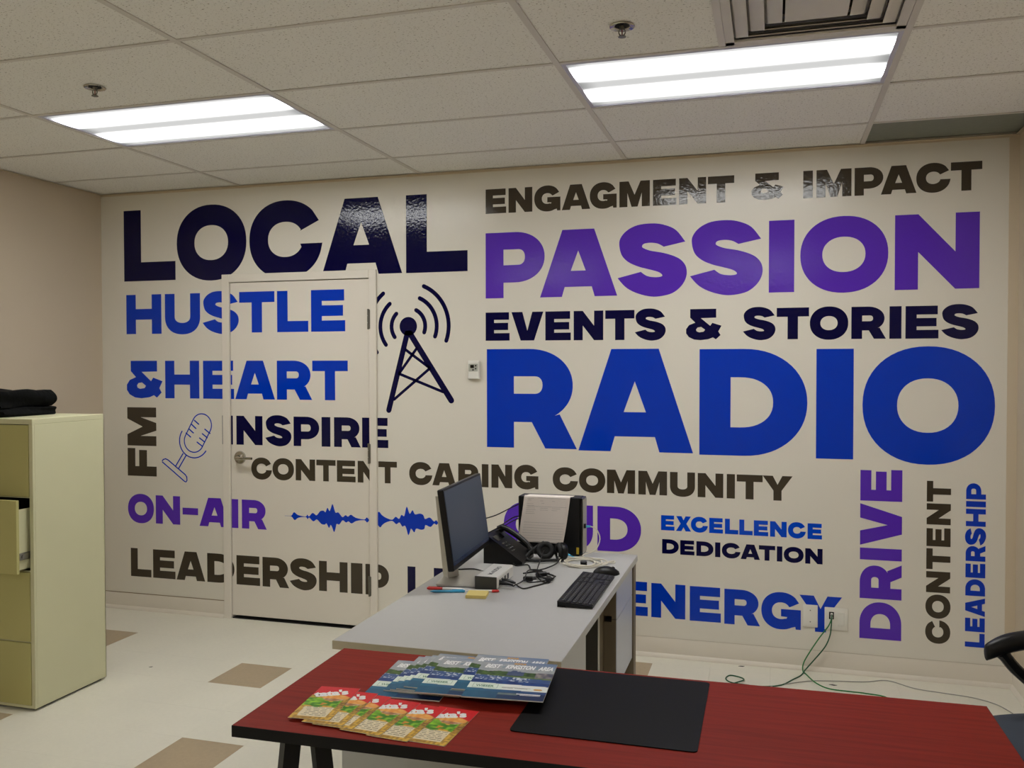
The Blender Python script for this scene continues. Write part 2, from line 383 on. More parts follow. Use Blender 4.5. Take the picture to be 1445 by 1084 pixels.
    if ch in 'CG':
        o = arc(w / 2, .5, w / 2, .5 + OV, 33, 333 if ch == 'C' else 318, 54); i = arc(w / 2, .5, w / 2 - s, .5 - h, 33 if ch == 'C' else 30, 318 if ch == 'C' else 300, 44)
        if ch == 'C':
            o = [p for p in o if not (p[0] > w / 2 and .42 > p[1] > .5)]
            o = arc(w / 2, .5, w / 2, .5 + OV, 34, 349, 60)
            i = arc(w / 2, .5, w / 2 - s, .5 - h, 30, 341, 48)
            return [[[(w * .955, .735)] + o[2:] + [(w, .435), (w * .70, .435)] + i[::-1][1:] + [(w * .70, .605)]]]
        o = arc(w / 2, .5, w / 2, .5 + OV, 35, 300, 54); i = arc(w / 2, .5, w / 2 - s, .5 - h, 30, 300, 40)
        return [[[(w * .955, .74)] + o[2:] + [(w * .86, .075), (w * .875, 0), (w, 0), (w, .55), (w * .5, .55), (w * .5, .345), (w * .66, .335), (w * .64, .285)] + i[::-1][1:] + [(w * .72, .615)]]]
    if ch == 'S': return [[[(x * w, y) for x, y in SP]]]
    if ch == '&':
        f = lambda P: [((x - 38) / 222.0 * w, (360 - y) / 232.0) for x, y in P]
        return [[f(AMP_O), f(AMP_H)]]
    return []

# (text, colour, rotated, z bottom at first letter, z top, z bottom at last letter, z top, [(letter, x0, x1)])
WORDS = [
    ('LOCAL', 'navy', 0, 2.1634, 2.6259, 2.1569, 2.6175, [('L', 0.1796, 0.5752), ('O', 0.5864, 1.0991), ('C', 1.1208, 1.6299), ('A', 1.6245, 2.157), ('L', 2.1829, 2.5693)]),
    ('HUSTLE', 'blue', 0, 1.8171, 2.0743, 1.8166, 2.0718, [('H', 0.1933, 0.4645), ('U', 0.492, 0.7565), ('S', 0.7747, 1.0414), ('T', 1.0467, 1.2981), ('L', 1.3163, 1.5326), ('E', 1.5523, 1.7828)]),
    ('&HEART', 'blue', 0, 1.3981, 1.6419, 1.3961, 1.6383, [('&', 0.1893, 0.4684), ('H', 0.4894, 0.7461), ('E', 0.775, 1.0048), ('A', 1.013, 1.297), ('R', 1.3116, 1.5564), ('T', 1.558, 1.7985)]),
    ('INSPIRE', 'navy', 0, 1.1079, 1.2917, 1.112, 1.2931, [('I', 0.914, 0.9936), ('N', 1.0195, 1.2071), ('S', 1.2267, 1.4104), ('P', 1.4262, 1.6029), ('I', 1.6195, 1.6791), ('R', 1.7043, 1.8827), ('E', 1.8926, 2.0626)]),
    ('CONTENT', 'taupe', 0, 0.8947, 1.0278, 0.8996, 1.0305, [('C', 1.1252, 1.2723), ('O', 1.2765, 1.4268), ('N', 1.4391, 1.5736), ('T', 1.5821, 1.7132), ('E', 1.7221, 1.8475), ('N', 1.8619, 1.9867), ('T', 1.9974, 2.1179)]),
    ('CARING', 'taupe', 0, 0.8992, 1.0303, 0.8981, 1.0345, [('C', 2.1976, 2.3455), ('A', 2.3453, 2.4946), ('R', 2.5083, 2.638), ('I', 2.6538, 2.6946), ('N', 2.7126, 2.8384), ('G', 2.8502, 2.9945)]),
    ('COMMUNITY', 'taupe', 0, 0.896, 1.0273, 0.8876, 1.0191, [('C', 3.0786, 3.225), ('O', 3.2313, 3.3814), ('M', 3.3907, 3.5482), ('M', 3.5663, 3.7238), ('U', 3.7396, 3.8745), ('N', 3.889, 4.0246), ('I', 4.0426, 4.0854), ('T', 4.0946, 4.2287), ('Y', 4.2287, 4.3808)]),
    ('ON-AIR', 'purple', 0, 0.5763, 0.7622, 0.578, 0.7609, [('O', 0.1908, 0.3926), ('N', 0.4074, 0.5934), ('-', 0.6123, 0.729), ('A', 0.7395, 0.9632), ('I', 0.9794, 1.0282), ('R', 1.0546, 1.2326)]),
    ('LEADERSHIP', 'taupe', 0, 0.2186, 0.4055, 0.2188, 0.4046, [('L', 0.2091, 0.3682), ('E', 0.3826, 0.5537), ('A', 0.5625, 0.7775), ('D', 0.7941, 0.9972), ('E', 1.0126, 1.1819), ('R', 1.2005, 1.3882), ('S', 1.3929, 1.5791), ('H', 1.5962, 1.7901), ('I', 1.8133, 1.8901), ('P', 1.9105, 2.0633)]),
    ('LE', 'navy', 0, 0.2306, 0.4056, 0.2269, 0.4068, [('L', 2.1845, 2.3314), ('E', 2.3527, 2.4951)]),
    ('LOUD', 'purple', 0, 0.5667, 0.8179, 0.5667, 0.8179, [('L', 2.5529, 2.7786), ('O', 2.7874, 3.062), ('U', 3.0786, 3.3114), ('D', 3.3369, 3.582)]),
    ('EXCELLENCE', 'bright', 0, 0.7007, 0.783, 0.6924, 0.7747, [('E', 3.6919, 3.7646), ('X', 3.7723, 3.8548), ('C', 3.8534, 3.9441), ('E', 3.951, 4.0237), ('L', 4.0339, 4.1038), ('L', 4.1091, 4.1784), ('E', 4.1844, 4.2585), ('N', 4.2676, 4.3521), ('C', 4.3587, 4.4488), ('E', 4.4573, 4.5291)]),
    ('DEDICATION', 'navy', 0, 0.5724, 0.6519, 0.5612, 0.6424, [('D', 3.6979, 3.7882), ('E', 3.7959, 3.8727), ('D', 3.8831, 3.9736), ('I', 3.9826, 4.0102), ('C', 4.0185, 4.1164), ('A', 4.1166, 4.2167), ('T', 4.211, 4.2947), ('I', 4.3029, 4.3308), ('O', 4.3381, 4.4383), ('N', 4.4462, 4.5328)]),
    ('ENERGY', 'blue', 0, 0.2184, 0.4075, 0.2034, 0.3932, [('E', 3.454, 3.6197), ('N', 3.6388, 3.8243), ('E', 3.8485, 4.014), ('R', 4.0322, 4.2184), ('G', 4.2249, 4.4259), ('Y', 4.4187, 4.6297)]),
    ('ENGAGMENT', 'taupe', 0, 2.4841, 2.6241, 2.4795, 2.621, [('E', 2.6806, 2.8043), ('N', 2.8186, 2.9598), ('G', 2.9715, 3.124), ('A', 3.1324, 3.2946), ('G', 3.2925, 3.4437), ('M', 3.4589, 3.6271), ('E', 3.6439, 3.7709), ('N', 3.7853, 3.9291), ('T', 3.9385, 4.076)]),
    ('&', 'taupe', 0, 2.4828, 2.6228, 2.4775, 2.6208, [('&', 4.1642, 4.3283)]),
    ('IMPACT', 'taupe', 0, 2.4795, 2.6212, 2.4758, 2.6194, [('I', 4.4263, 4.474), ('M', 4.4919, 4.6629), ('P', 4.6778, 4.8148), ('A', 4.8041, 4.9713), ('C', 4.9699, 5.1278), ('T', 5.1289, 5.2707)]),
    ('PASSION', 'purple', 0, 1.9959, 2.3722, 1.9881, 2.3686, [('P', 2.6799, 3.032), ('A', 3.0052, 3.4473), ('S', 3.4492, 3.8271), ('S', 3.8445, 4.2233), ('I', 4.2556, 4.3838), ('O', 4.4137, 4.8414), ('N', 4.8723, 5.2622)]),
    ('EVENTS', 'navy', 0, 1.751, 1.9139, 1.7465, 1.9131, [('E', 2.6792, 2.8239), ('V', 2.835, 3.0244), ('E', 3.036, 3.1837), ('N', 3.2004, 3.369), ('T', 3.3802, 3.5433), ('S', 3.5455, 3.7145)]),
    ('&', 'navy', 0, 1.7441, 1.9114, 1.7425, 1.9105, [('&', 3.8231, 4.0126)]),
    ('STORIES', 'navy', 0, 1.7444, 1.9105, 1.7391, 1.9047, [('S', 4.1237, 4.2902), ('T', 4.2966, 4.4588), ('O', 4.463, 4.6518), ('R', 4.6666, 4.8332), ('I', 4.849, 4.9059), ('E', 4.9248, 5.0784), ('S', 5.0909, 5.2606)]),
    ('RADIO', 'blue', 0, 1.1364, 1.7036, 1.1106, 1.6865, [('R', 2.6861, 3.2193), ('A', 3.2276, 3.8639), ('D', 3.8969, 4.4528), ('I', 4.4966, 4.6794), ('O', 4.7229, 5.3379)]),
    ('DRIVE', 'purple', 1, 4.9157, 4.7153, 0, 0, [('D', 0.1906, 0.3827), ('R', 0.3994, 0.5801), ('I', 0.6006, 0.6619), ('V', 0.6762, 0.892), ('E', 0.9062, 1.0685)]),
    ('CONTENT', 'taupe', 1, 5.1422, 5.0308, 0, 0, [('C', 0.1924, 0.3117), ('O', 0.3202, 0.4421), ('N', 0.4522, 0.5593), ('T', 0.5707, 0.6761), ('E', 0.6876, 0.7808), ('N', 0.7981, 0.9049), ('T', 0.9143, 1.0194)]),
    ('LEADERSHIP', 'blue', 1, 5.3013, 5.2117, 0, 0, [('L', 0.1893, 0.2587), ('E', 0.2674, 0.3372), ('A', 0.3453, 0.4375), ('D', 0.4479, 0.5312), ('E', 0.5394, 0.6109), ('R', 0.6226, 0.7018), ('S', 0.7027, 0.7894), ('H', 0.7976, 0.8852), ('I', 0.8951, 0.924), ('P', 0.9339, 1.0139)]),
    ('FM', 'taupe', 1, 0.4169, 0.1923, 0, 0, [('F', 0.8845, 1.0669), ('M', 1.0838, 1.3359)]),
]
DOOR_X0, DOOR_X1, DOOR_Z1 = 0.9265, 1.9925, 2.1845      # outer edges of the door frame
SL_X0, SL_X1, SL_Z0, SL_Z1 = 0.9815, 1.9420, 0.022, 2.131  # the door leaf
VT = 0.0006
def poly_object(name, polys, matname, parent, y, clip=None):
    """flat vinyl shape in the wall plane; clip = list of (point, normal) half planes kept where dot(n, p-point) < 0"""
    bm = bmesh.new()
    for rings in polys:
        tri = tessellate_polygon([[Vector((x, z, 0)) for x, z in r] for r in rings])
        flat = [p for r in rings for p in r]
        vs = [bm.verts.new((x, 0, z)) for x, z in flat]
        for t in tri:
            try: bm.faces.new([vs[i] for i in t])
            except ValueError: pass
    if clip:
        for co, no in clip: bmesh.ops.bisect_plane(bm, geom=list(bm.verts) + list(bm.edges) + list(bm.faces), dist=1e-6, plane_co=co, plane_no=no, clear_outer=True)
    if not bm.faces: bm.free(); return None
    bmesh.ops.dissolve_degenerate(bm, dist=1e-6, edges=bm.edges)
    r = bmesh.ops.extrude_face_region(bm, geom=list(bm.faces))
    for v in [g for g in r['geom'] if isinstance(g, bmesh.types.BMVert)]: v.co.y -= VT
    bmesh.ops.recalc_face_normals(bm, faces=bm.faces)
    me = bpy.data.meshes.new(name); bm.to_mesh(me); bm.free(); me.materials.append(MATS[matname])
    o = bpy.data.objects.new(name, me); COL.objects.link(o); o.parent = parent; o.location = (0, y, 0)
    return o
LEAF_CLIP = [(Vector((SL_X0, 0, 0)), Vector((-1, 0, 0))), (Vector((SL_X1, 0, 0)), Vector((1, 0, 0))), (Vector((0, 0, SL_Z1)), Vector((0, 0, 1)))]
def place_shape(polys, matname, wall, door, name='letter'):
    xs = [p[0] for rings in polys for p in rings[0]]; zs = [p[1] for rings in polys for p in rings[0]]
    x0, x1, z0 = min(xs), max(xs), min(zs)
    mid = (DOOR_X0 + .004, DOOR_X1 - .004, DOOR_Z1 - .004)
    if x1 < mid[0] or x0 > mid[1] or z0 > mid[2]:
        poly_object(name, polys, matname, wall(), -0.0002); return
    if x0 < mid[0]: poly_object(name, polys, matname, wall(), -0.0002, [(Vector((mid[0], 0, 0)), Vector((1, 0, 0)))])
    if x1 > mid[1]: poly_object(name, polys, matname, wall(), -0.0002, [(Vector((mid[1], 0, 0)), Vector((-1, 0, 0)))])
    if max(zs) > mid[2]: poly_object(name, polys, matname, wall(), -0.0002, [(Vector((mid[0], 0, 0)), Vector((-1, 0, 0))), (Vector((mid[1], 0, 0)), Vector((1, 0, 0))), (Vector((0, 0, mid[2])), Vector((0, 0, -1)))])
    if z0 < SL_Z1 and x1 > SL_X0 and x0 < SL_X1: poly_object(name, polys, matname, door(), -0.0002, LEAF_CLIP)

# ------------------------------------------------------------------ the room
wb = MB()
wb.box(0, DOOR_X0 + .02, 0, .12, 0, H + .25); wb.box(DOOR_X1 - .02, RX, 0, .12, 0, H + .25); wb.box(DOOR_X0 + .02, DOOR_X1 - .02, 0, .12, DOOR_Z1 - .02, H + .25)
wall_back = wb.build('wall_back', 'wall_vinyl', smooth=0, kind='structure', label='white vinyl-wrapped wall with large coloured lettering')
wl = MB().box(-.12, 0, RY, .12, 0, H + .25).build('wall_left', 'beige_paint', smooth=0, kind='structure')
wr = MB().box(RX, RX + .12, RY, .12, 0, H + .25).build('wall_right', 'beige_paint', smooth=0, kind='structure')
wf = MB().box(-.12, RX + .12, RY - .12, RY, 0, H + .25).build('wall_front', 'beige_paint', smooth=0, kind='structure')
# slim strip where the wrap stops at the right corner and at the ceiling
MB().box(RX - .045, RX, -.004, .0, .1, H).build('trim_1', 'wall_angle', kind='structure', smooth=0)
# floor: a slab with vinyl tiles
fl = MB().box(-.12, RX + .12, RY - .12, .12, -.06, -.0032).build('floor', 'joint_brown', kind='structure', smooth=0)
S = 0.3048; FX0, FY0 = 1.529 - 5 * S - .002, -0.7371   # tile lattice
brown = {(0, 0), (-4, 1), (1, -3), (-3, -3), (6, 3 - 1), (4, -6), (-2, -8), (2, 1 + 0 * 9), (5, -3), (9, -1), (8, -5), (11, 1), (7, -9), (3, -11), (10, -10), (-1, -13), (5, -15), (11, -14), (1, -18)}
brown.discard((2, 1)); 
C0 = Vector((4.2767, -4.9076, 1.6049))
def in_view(x, y, z=0.0, mg=0.06):
    d = Vector((x, y, z)) - C0; dz = d.dot(_f)
    if dz < .2: return False
    px = 722.5 + 1253.88 * d.dot(_r) / dz; py = 542 - 1253.88 * d.dot(_u) / dz
    return -1445 * mg < px < 1445 * (1 + mg) and -1084 * mg < py < 1084 * (1 + mg)
tile_me = {}
def floor_tile(x0, x1, y0, y1, brown_):
    key = (round(x1 - x0, 4), round(y1 - y0, 4), brown_); g = .00025
    w_, d_ = x1 - x0, y1 - y0
    if key not in tile_me:
        mb = MB().box(-w_ / 2 + g, w_ / 2 - g, -d_ / 2 + g, d_ / 2 - g, -.0032, 0)
        o = mb.build('floor_tile', 'floor_brown' if brown_ else 'floor_light', fl, smooth=0); tile_me[key] = o.data
    else:
        o = bpy.data.objects.new('floor_tile', tile_me[key]); COL.objects.link(o); o.parent = fl
    o.location = ((x0 + x1) / 2, (y0 + y1) / 2, 0)
rest = MB(); n_t = 0
for i in range(-6, 14):
    for j in range(-24, 4):
        x0 = 1.529 + i * S; x1 = x0 + S; y1 = -0.7371 + j * S; y0 = y1 - S
        x0, x1, y0, y1 = max(x0, 0), min(x1, RX), max(y0, RY), min(y1, 0)
        if x1 - x0 < .01 or y1 - y0 < .01: continue
        vis = any(in_view(a, b) for a in (x0, x1) for b in (y0, y1)) and n_t < 290
        br = (i, j) in brown
        if vis or br: floor_tile(x0, x1, y0, y1, br); n_t += vis
        else: rest.box(x0 + .00025, x1 - .00025, y0 + .00025, y1 - .00025, -.0032, 0)
rest.build('floor_tiles', 'floor_light', fl, smooth=0, kind='stuff')
# baseboards
def baseboard(name, pts_len, rot, loc):
    mb = MB(); L = pts_len
    prof = [(0, .0), (-.024, .0), (-.024, .004), (-.017, .017), (-.010, .022), (-.008, .098), (-.005, .104), (0, .104)]
    mb.prism([(a, b) for a, b in prof], 0, L, 'x')
    o = mb.build(name, 'baseboard_paint', kind='structure', loc=loc, rz=rot); return o
baseboard('baseboard_back', DOOR_X0, 0, (0, 0, 0)); baseboard('baseboard_back.001', RX - DOOR_X1, 0, (DOOR_X1, 0, 0))
baseboard('baseboard_left', -RY, PI / 2, (0, RY, 0)); baseboard('baseboard_right', -RY, -PI / 2, (RX, 0, 0)); baseboard('baseboard_front', RX, PI, (RX, RY, 0))
for k, (a, b) in enumerate(((0, DOOR_X0), (DOOR_X1, RX))):
    MB().box(a, b, -.0035, 0, .1045, .1085 - .001 * k).build('trim_%d' % (k + 2), ('joint_brown', 'joint_pale')[k], kind='structure', smooth=0)
# ceiling
ce = MB().box(-.12, RX + .12, RY - .12, .12, H + .12, H + .2).build('ceiling', 'beige_paint', kind='structure', smooth=0, label='suspended grid ceiling with off-white mineral tiles')
xs = [0.0] + [GRIDX + k * TX for k in range(4)] + [RX]
ys = [0.0, GRIDY] + [GRIDY - k * TY for k in range(1, 12)] + [RY]
ys = [y for y in ys if y >= RY]; ys = sorted(set(ys), reverse=True)
FIX = {}   # ceiling cells that hold something else
for (i, j) in ((1, 2), (3, 2), (1, 9), (3, 9)): FIX[(i, j)] = 'lamp'
FIX[(3, 3)] = 'vent'; FIX[(4, 0)] = 'dark'
TB = .012  # half width of the T bars
g = MB()
for x in xs[1:-1]: g.box(x - TB, x + TB, RY, 0, H, H + .004).box(x - .002, x + .002, RY, 0, H + .004, H + .04)
g.build('main_runner', 'grid_metal', ce, smooth=0)
for j, y in enumerate(ys[1:-1]):
    for i in range(len(xs) - 1):
        MB().box(xs[i] + (TB if i else 0), xs[i + 1] - (TB if i + 1 < len(xs) - 1 else 0), y - TB * .8, y + TB * .8, H + .0006, H + .004).build('cross_tee', 'grid_metal', ce, smooth=0)
MB().box(4.1 - TB, 4.1 + TB, ys[4] + TB, ys[3] - TB, H + .0006, H + .004).build('cross_tee', 'grid_metal', ce, smooth=0)
wa = MB()
for (a, b, c, d) in ((0, RX, -.02, 0), (0, .02, RY, -.02), (RX - .02, RX, RY, -.02), (0, RX, RY, RY + .02)): wa.box(a, b, c, d, H - .0015, H)
wa.box(0, RX, -.0025, 0, H - .012, H - .0015)
wa.build('wall_angle', 'wall_angle', ce, smooth=0)
def ceiling_tile(x0, x1, y0, y1, m='ceiling_tile', z=H + .004, label=None):
    o = MB().box(-(x1 - x0) / 2, (x1 - x0) / 2, -(y1 - y0) / 2, (y1 - y0) / 2, 0, .015).build('ceiling_tile', m, ce, ((x0 + x1) / 2, (y0 + y1) / 2, z + random.uniform(0, .0012)), smooth=0)
    if label: o['label'] = label
for i in range(len(xs) - 1):
    for j in range(len(ys) - 1):
        f = FIX.get((i, j)); x0, x1, y1, y0 = xs[i] + .002, xs[i + 1] - .002, ys[j] - .002, ys[j + 1] + .002
        if f == 'lamp': continue
        if f == 'dark': ceiling_tile(x0, x1, y0, y1, 'dark_tile', H + .012, 'dark grey-green tile in the corner')
        elif f == 'vent': ceiling_tile(x0, 4.098, y0, y1)
        else: ceiling_tile(x0, x1, y0, y1)

# door
door = bpy.data.objects.new('door_1', None); COL.objects.link(door); door['kind'] = 'structure'; door['label'] = 'white door crossed by the wall lettering, chrome lever at left'
fr = MB()
fr.box(DOOR_X0, SL_X0 - .003, -.016, .10, 0, DOOR_Z1, .002); fr.box(SL_X1 + .003, DOOR_X1, -.016, .10, 0, DOOR_Z1, .002)
fr.box(SL_X0 - .003, SL_X1 + .003, -.016, .10, SL_Z1 + .004, DOOR_Z1, .002)
fr.box(SL_X0 - .003, SL_X0 + .012, .045, .10, 0, SL_Z1 + .004); fr.box(SL_X1 - .012, SL_X1 + .003, .045, .10, 0, SL_Z1 + .004)
fr.build('door_frame', 'trim_paint', door)
LY = -0.004
leaf = MB().box(SL_X0, SL_X1, LY, .04, SL_Z0, SL_Z1, .0015).build('door_leaf', 'door_paint', door)
MB().box(SL_X0, SL_X1, -.004, .16, 0, .006).build('threshold', 'void_dark', door)
MB().box(SL_X0 - .05, SL_X1 + .05, .16, .18, 0, SL_Z1 + .1).build('dark_backing', 'void_dark', door, smooth=0)
for z in (1.886, 1.076, 0.272):
    hb = MB(); hb.box(SL_X1 - .004, SL_X1 + .012, -.0185, -.004, z - .058, z + .058, .001)
    for k in range(3): hb.cyl((SL_X1 + .001, -.020, z - .06 + .042 * k), (SL_X1 + .001, -.020, z - .022 + .042 * k), .0062, seg=12)
    hb.build('hinge', 'dull_metal', door)
hx, hz = 1.046, 1.028
M = Matrix.Translation((hx, LY, hz)) @ Matrix.Rotation(PI / 2, 4, 'X')
hd = MB(); hd.lathe([(.041, 0), (.041, .004), (.037, .011), (.020, .016), (.016, .018), (.0145, .046), (.0, .047)], M=M)
ho = hd.build('handle', 'chrome', door, label='chrome lever handle on a round rose')
lv = MB(); lv.tube(smooth_path([(hx, LY - .043, hz), (hx + .02, LY - .052, hz), (hx + .05, LY - .056, hz), (hx + .115, LY - .052, hz + .001)], 5), [.0115] * 6 + [.010] * 5 + [.0085] * 5, 12)
lv.build('lever', 'chrome', ho)

# ------------------------------------------------------------------ lettering
ZW = {}
def heavy(t, w): return .315 if t in ('ENGAGMENT', 'IMPACT', 'EVENTS', 'STORIES', 'COMMUNITY', 'CARING', 'EXCELLENCE', 'DEDICATION', '&') else .287
BIG = {'LOCAL': 'huge', 'RADIO': 'huge', 'PASSION': 'huge'}
for text, col, rotd, b0, t0, b1, t1, lets in WORDS:
    cname = dict(navy='navy', blue='blue', purple='purple', taupe='dark taupe', bright='bright blue')[col]
    state = {}
    size = BIG.get(text, '')
    lab = (size + ' ' if size else '') + cname + (' ampersand' if text == '&' else ' word ' + text) + (' running up the wall' if rotd else '')
    def wall_h(state=state, lab=lab):
        if 'w' not in state: state['w'] = holder('word', wall_back, lab)
        return state['w']
    def door_h(state=state, lab=lab):
        if 'd' not in state: state['d'] = holder('word', door, lab + ', part on the door', (0, LY, 0))
        return state['d']
    st = heavy(text, 0)
    L0, L1 = lets[0][1], lets[-1][2]
    for ch, a, b in lets:
        if rotd: hgt = b0 - t0
        else:
            f = ((a + b) / 2 - L0) / (L1 - L0) if len(lets) > 1 else 0
            zb = b0 + (b1 - b0) * f; zt = t0 + (t1 - t0) * f; hgt = zt - zb
        wd = (b - a) / hgt
        s = min(st, wd * .42) if ch != 'I' else wd
        polys = glyph(ch, wd, s)
        if rotd: polys = [[[(b0 - y * hgt, a + x * hgt) for x, y in r] for r in rings] for rings in polys]
        else: polys = [[[(a + x * hgt, zb + y * hgt) for x, y in r] for r in rings] for rings in polys]
        place_shape(polys, 'vinyl_' + col, wall_h, door_h)

# pictograms on the wall
def stroke(pts, wd, closed=False, n=5):
    """outline polygon of a round-ended stroke through pts (open) """
    P = [Vector(p) for p in pts]; r = wd / 2; left = []; right = []
    for i, p in enumerate(P):
        t = (P[min(i + 1, len(P) - 1)] - P[max(i - 1, 0)]).normalized(); nn = Vector((-t.y, t.x)); left.append(p + nn * r); right.append(p - nn * r)
    def cap(c, d0):
        out = []; a0 = math.atan2(d0.y, d0.x)
        for k in range(1, n): a = a0 - PI * k / n; out.append(c + Vector((math.cos(a), math.sin(a))) * r)
        return out
    out = left + cap(P[-1], left[-1] - P[-1]) + right[::-1] + cap(P[0], right[0] - P[0])
    return [[tuple(q) for q in out]]
def circ(cx, cy, r, a0, a1, n=16): return [(cx + r * math.cos(math.radians(a0 + (a1 - a0) * k / n)), cy + r * math.sin(math.radians(a0 + (a1 - a0) * k / n))) for k in range(n + 1)]
tow = holder('radio_mast_pictogram', wall_back, 'navy pictogram of a radio mast with signal arcs')
def wtow(): return tow
cx, cz = 2.195, 1.841
def wall_shape(polys, m, par, name): place_shape(polys, m, lambda: par, lambda: par, name)
wall_shape([[circ(cx, cz, .056, 0, 360, 36)[:-1]]], 'vinyl_navy', tow, 'antenna_ball')
wall_shape([stroke([(2.188, 1.80), (2.067, 1.340)], .034)], 'vinyl_navy', tow, 'mast_leg'); wall_shape([stroke([(2.205, 1.80), (2.466, 1.402)], .036)], 'vinyl_navy', tow, 'mast_leg')
for p, q in (((2.176, 1.703), (2.333, 1.592)), ((2.250, 1.712), (2.134, 1.559)), ((2.134, 1.559), (2.415, 1.452)), ((2.333, 1.592), (2.102, 1.405))): wall_shape([stroke([p, q], .017)], 'vinyl_navy', tow, 'brace')
for r, a0, a1 in ((.108, 62, -20), (.181, 66, -20), (.256, 67, -20), (.108, 135, 216), (.181, 131, 217), (.256, 129, 217)):
    pl = [stroke(circ(cx, cz, r, a0, a1, 18), .025)]
    xs_ = [p for p in pl[0][0] if p[0] > DOOR_X1 - .004]
    if xs_: poly_object('signal_arc', pl, 'vinyl_navy', tow, -.0002, [(Vector((DOOR_X1 - .004, 0, 0)), Vector((-1, 0, 0)))])
mic = holder('microphone_pictogram', wall_back, 'blue outline pictogram of a desk microphone')
mc = [((.762, 1.228)), ((.702, 1.123))]
ax = (Vector(mc[0]) - Vector(mc[1])); an = math.degrees(math.atan2(ax.y, ax.x)); R_ = .072
outer = circ(*mc[0], R_ + .0035, an - 90, an + 90, 20) + circ(*mc[1], R_ + .0035, an + 90, an + 270, 20)
inner = circ(*mc[0], R_ - .0035, an - 90, an + 90, 20) + circ(*mc[1], R_ - .0035, an + 90, an + 270, 20)
wall_shape([[outer, inner]], 'vinyl_blue', mic, 'capsule_outline')
wall_shape([stroke(circ(.702, 1.123, .108, 145, 325, 24), .0075)], 'vinyl_blue', mic, 'yoke')
for a, b, c, d in ((0.707, 1.257, 0.739, 1.233), (0.686, 1.231, 0.718, 1.205), (0.665, 1.202, 0.699, 1.176), (0.644, 1.174, 0.678, 1.149), (0.785, 1.201, 0.823, 1.175), (0.766, 1.172, 0.802, 1.147), (0.745, 1.144, 0.783, 1.119), (0.726, 1.117, 0.764, 1.092)):
    wall_shape([stroke([(a, b), (c, d)], .008)], 'vinyl_blue', mic, 'slot_mark')
for p, q in (((.619, 1.040), (.562, .957)), ((.642, 1.028), (.585, .943))): wall_shape([stroke([p, q], .0075)], 'vinyl_blue', mic, 'stem_line')
wall_shape([stroke([(.458, .984), (.468, .998), (.487, 1.003), (.505, .996), (.560, .957), (.634, .905), (.646, .890), (.648, .868), (.640, .857), (.630, .860), (.545, .922), (.458, .984)], .0075)], 'vinyl_blue', mic, 'base_outline')
wv = holder('sound_wave_pictogram', wall_back, 'blue sound wave on the wall')
WP = [(15,1),(70,2),(95,35),(130,12),(195,2),(210,20),(225,4),(255,37),(285,18),(300,28),(322,56),(350,60),(366,48),(382,88),(398,60),(408,75),(425,122),(441,75),(452,48),(474,52),(500,20),(515,15),(535,32),(555,20),(580,38),(620,14),(690,3),(710,22),(730,3)]
WQ = [(775,2),(807,66),(835,42),(870,20),(925,5),(955,32),(985,15),(1005,50),(1030,42),(1050,122),(1075,62),(1100,94),(1120,60),(1160,68),(1190,58),(1205,25),(1245,40),(1280,8),(1297,20),(1315,4),(1345,3),(1400,1)]
def wave(P, x_at, zc):
    Q = smooth_path([(x, y, 0) for x, y in P], 3); up = [(x_at(q.x), zc + max(q.y, 1) * .00072) for q in Q]; dn = [(x_at(q.x) + .010 * min(1, q.y / 80), zc - max(q.y, 1) * .00070) for q in Q]
    return [up + dn[::-1]]
leafwave = holder('sound_wave_pictogram', door, 'blue sound wave on the door', (0, LY, 0))
poly_object('wave_shape', [wave(WP, lambda X: 1.361 + (X - 15) * .000804, .672)], 'vinyl_blue', leafwave, -.0002, LEAF_CLIP)
poly_object('wave_shape', [wave(WQ, lambda X: 1.996 + (X - 807) * .000758, .677)], 'vinyl_blue', wv, -.0002, [(Vector((DOOR_X1 - .004, 0, 0)), Vector((-1, 0, 0)))])

# ------------------------------------------------------------------ ceiling fixtures
def troffer(i, j, lens, label, group=None):
    x0, x1, y1, y0 = xs[i], xs[i + 1], ys[j], ys[j + 1]; cx_, cy_ = (x0 + x1) / 2, (y0 + y1) / 2
    t = thing('ceiling_light', label, 'ceiling light', (cx_, cy_, H + .003), group=group)
    a, b = TX / 2 - .012, TY / 2 - .012
    f = MB(); e = .016
    for q in ((-a, a, -b, -b + e), (-a, a, b - e, b), (-a, -a + e, -b + e, b - e), (a - e, a, -b + e, b - e)): f.box(*q, -.001, .012)
    f.box(-a, a, -b, -b + .004, .012, .085); f.box(-a, a, b - .004, b, .012, .085); f.box(-a, -a + .004, -b, b, .012, .085); f.box(a - .004, a, -b, b, .012, .085); f.box(-a, a, -b, b, .085, .09)
    f.build('housing', 'diffuser_frame', t, smooth=0)
    MB().box(-a + e, a - e, -b + e, b - e, .004, .007).build('diffuser', lens, t, smooth=0)
troffer(1, 2, 'lamp_lens', 'lit fluorescent ceiling panel above the word LOCAL')
troffer(3, 2, 'lamp_lens', 'lit fluorescent ceiling panel beside the air vent')
troffer(1, 9, 'lamp_lens_dim', 'rear ceiling panel on the cabinet side of the room', 'rear ceiling panels'); troffer(3, 9, 'lamp_lens_dim', 'rear ceiling panel on the chair side of the room', 'rear ceiling panels')
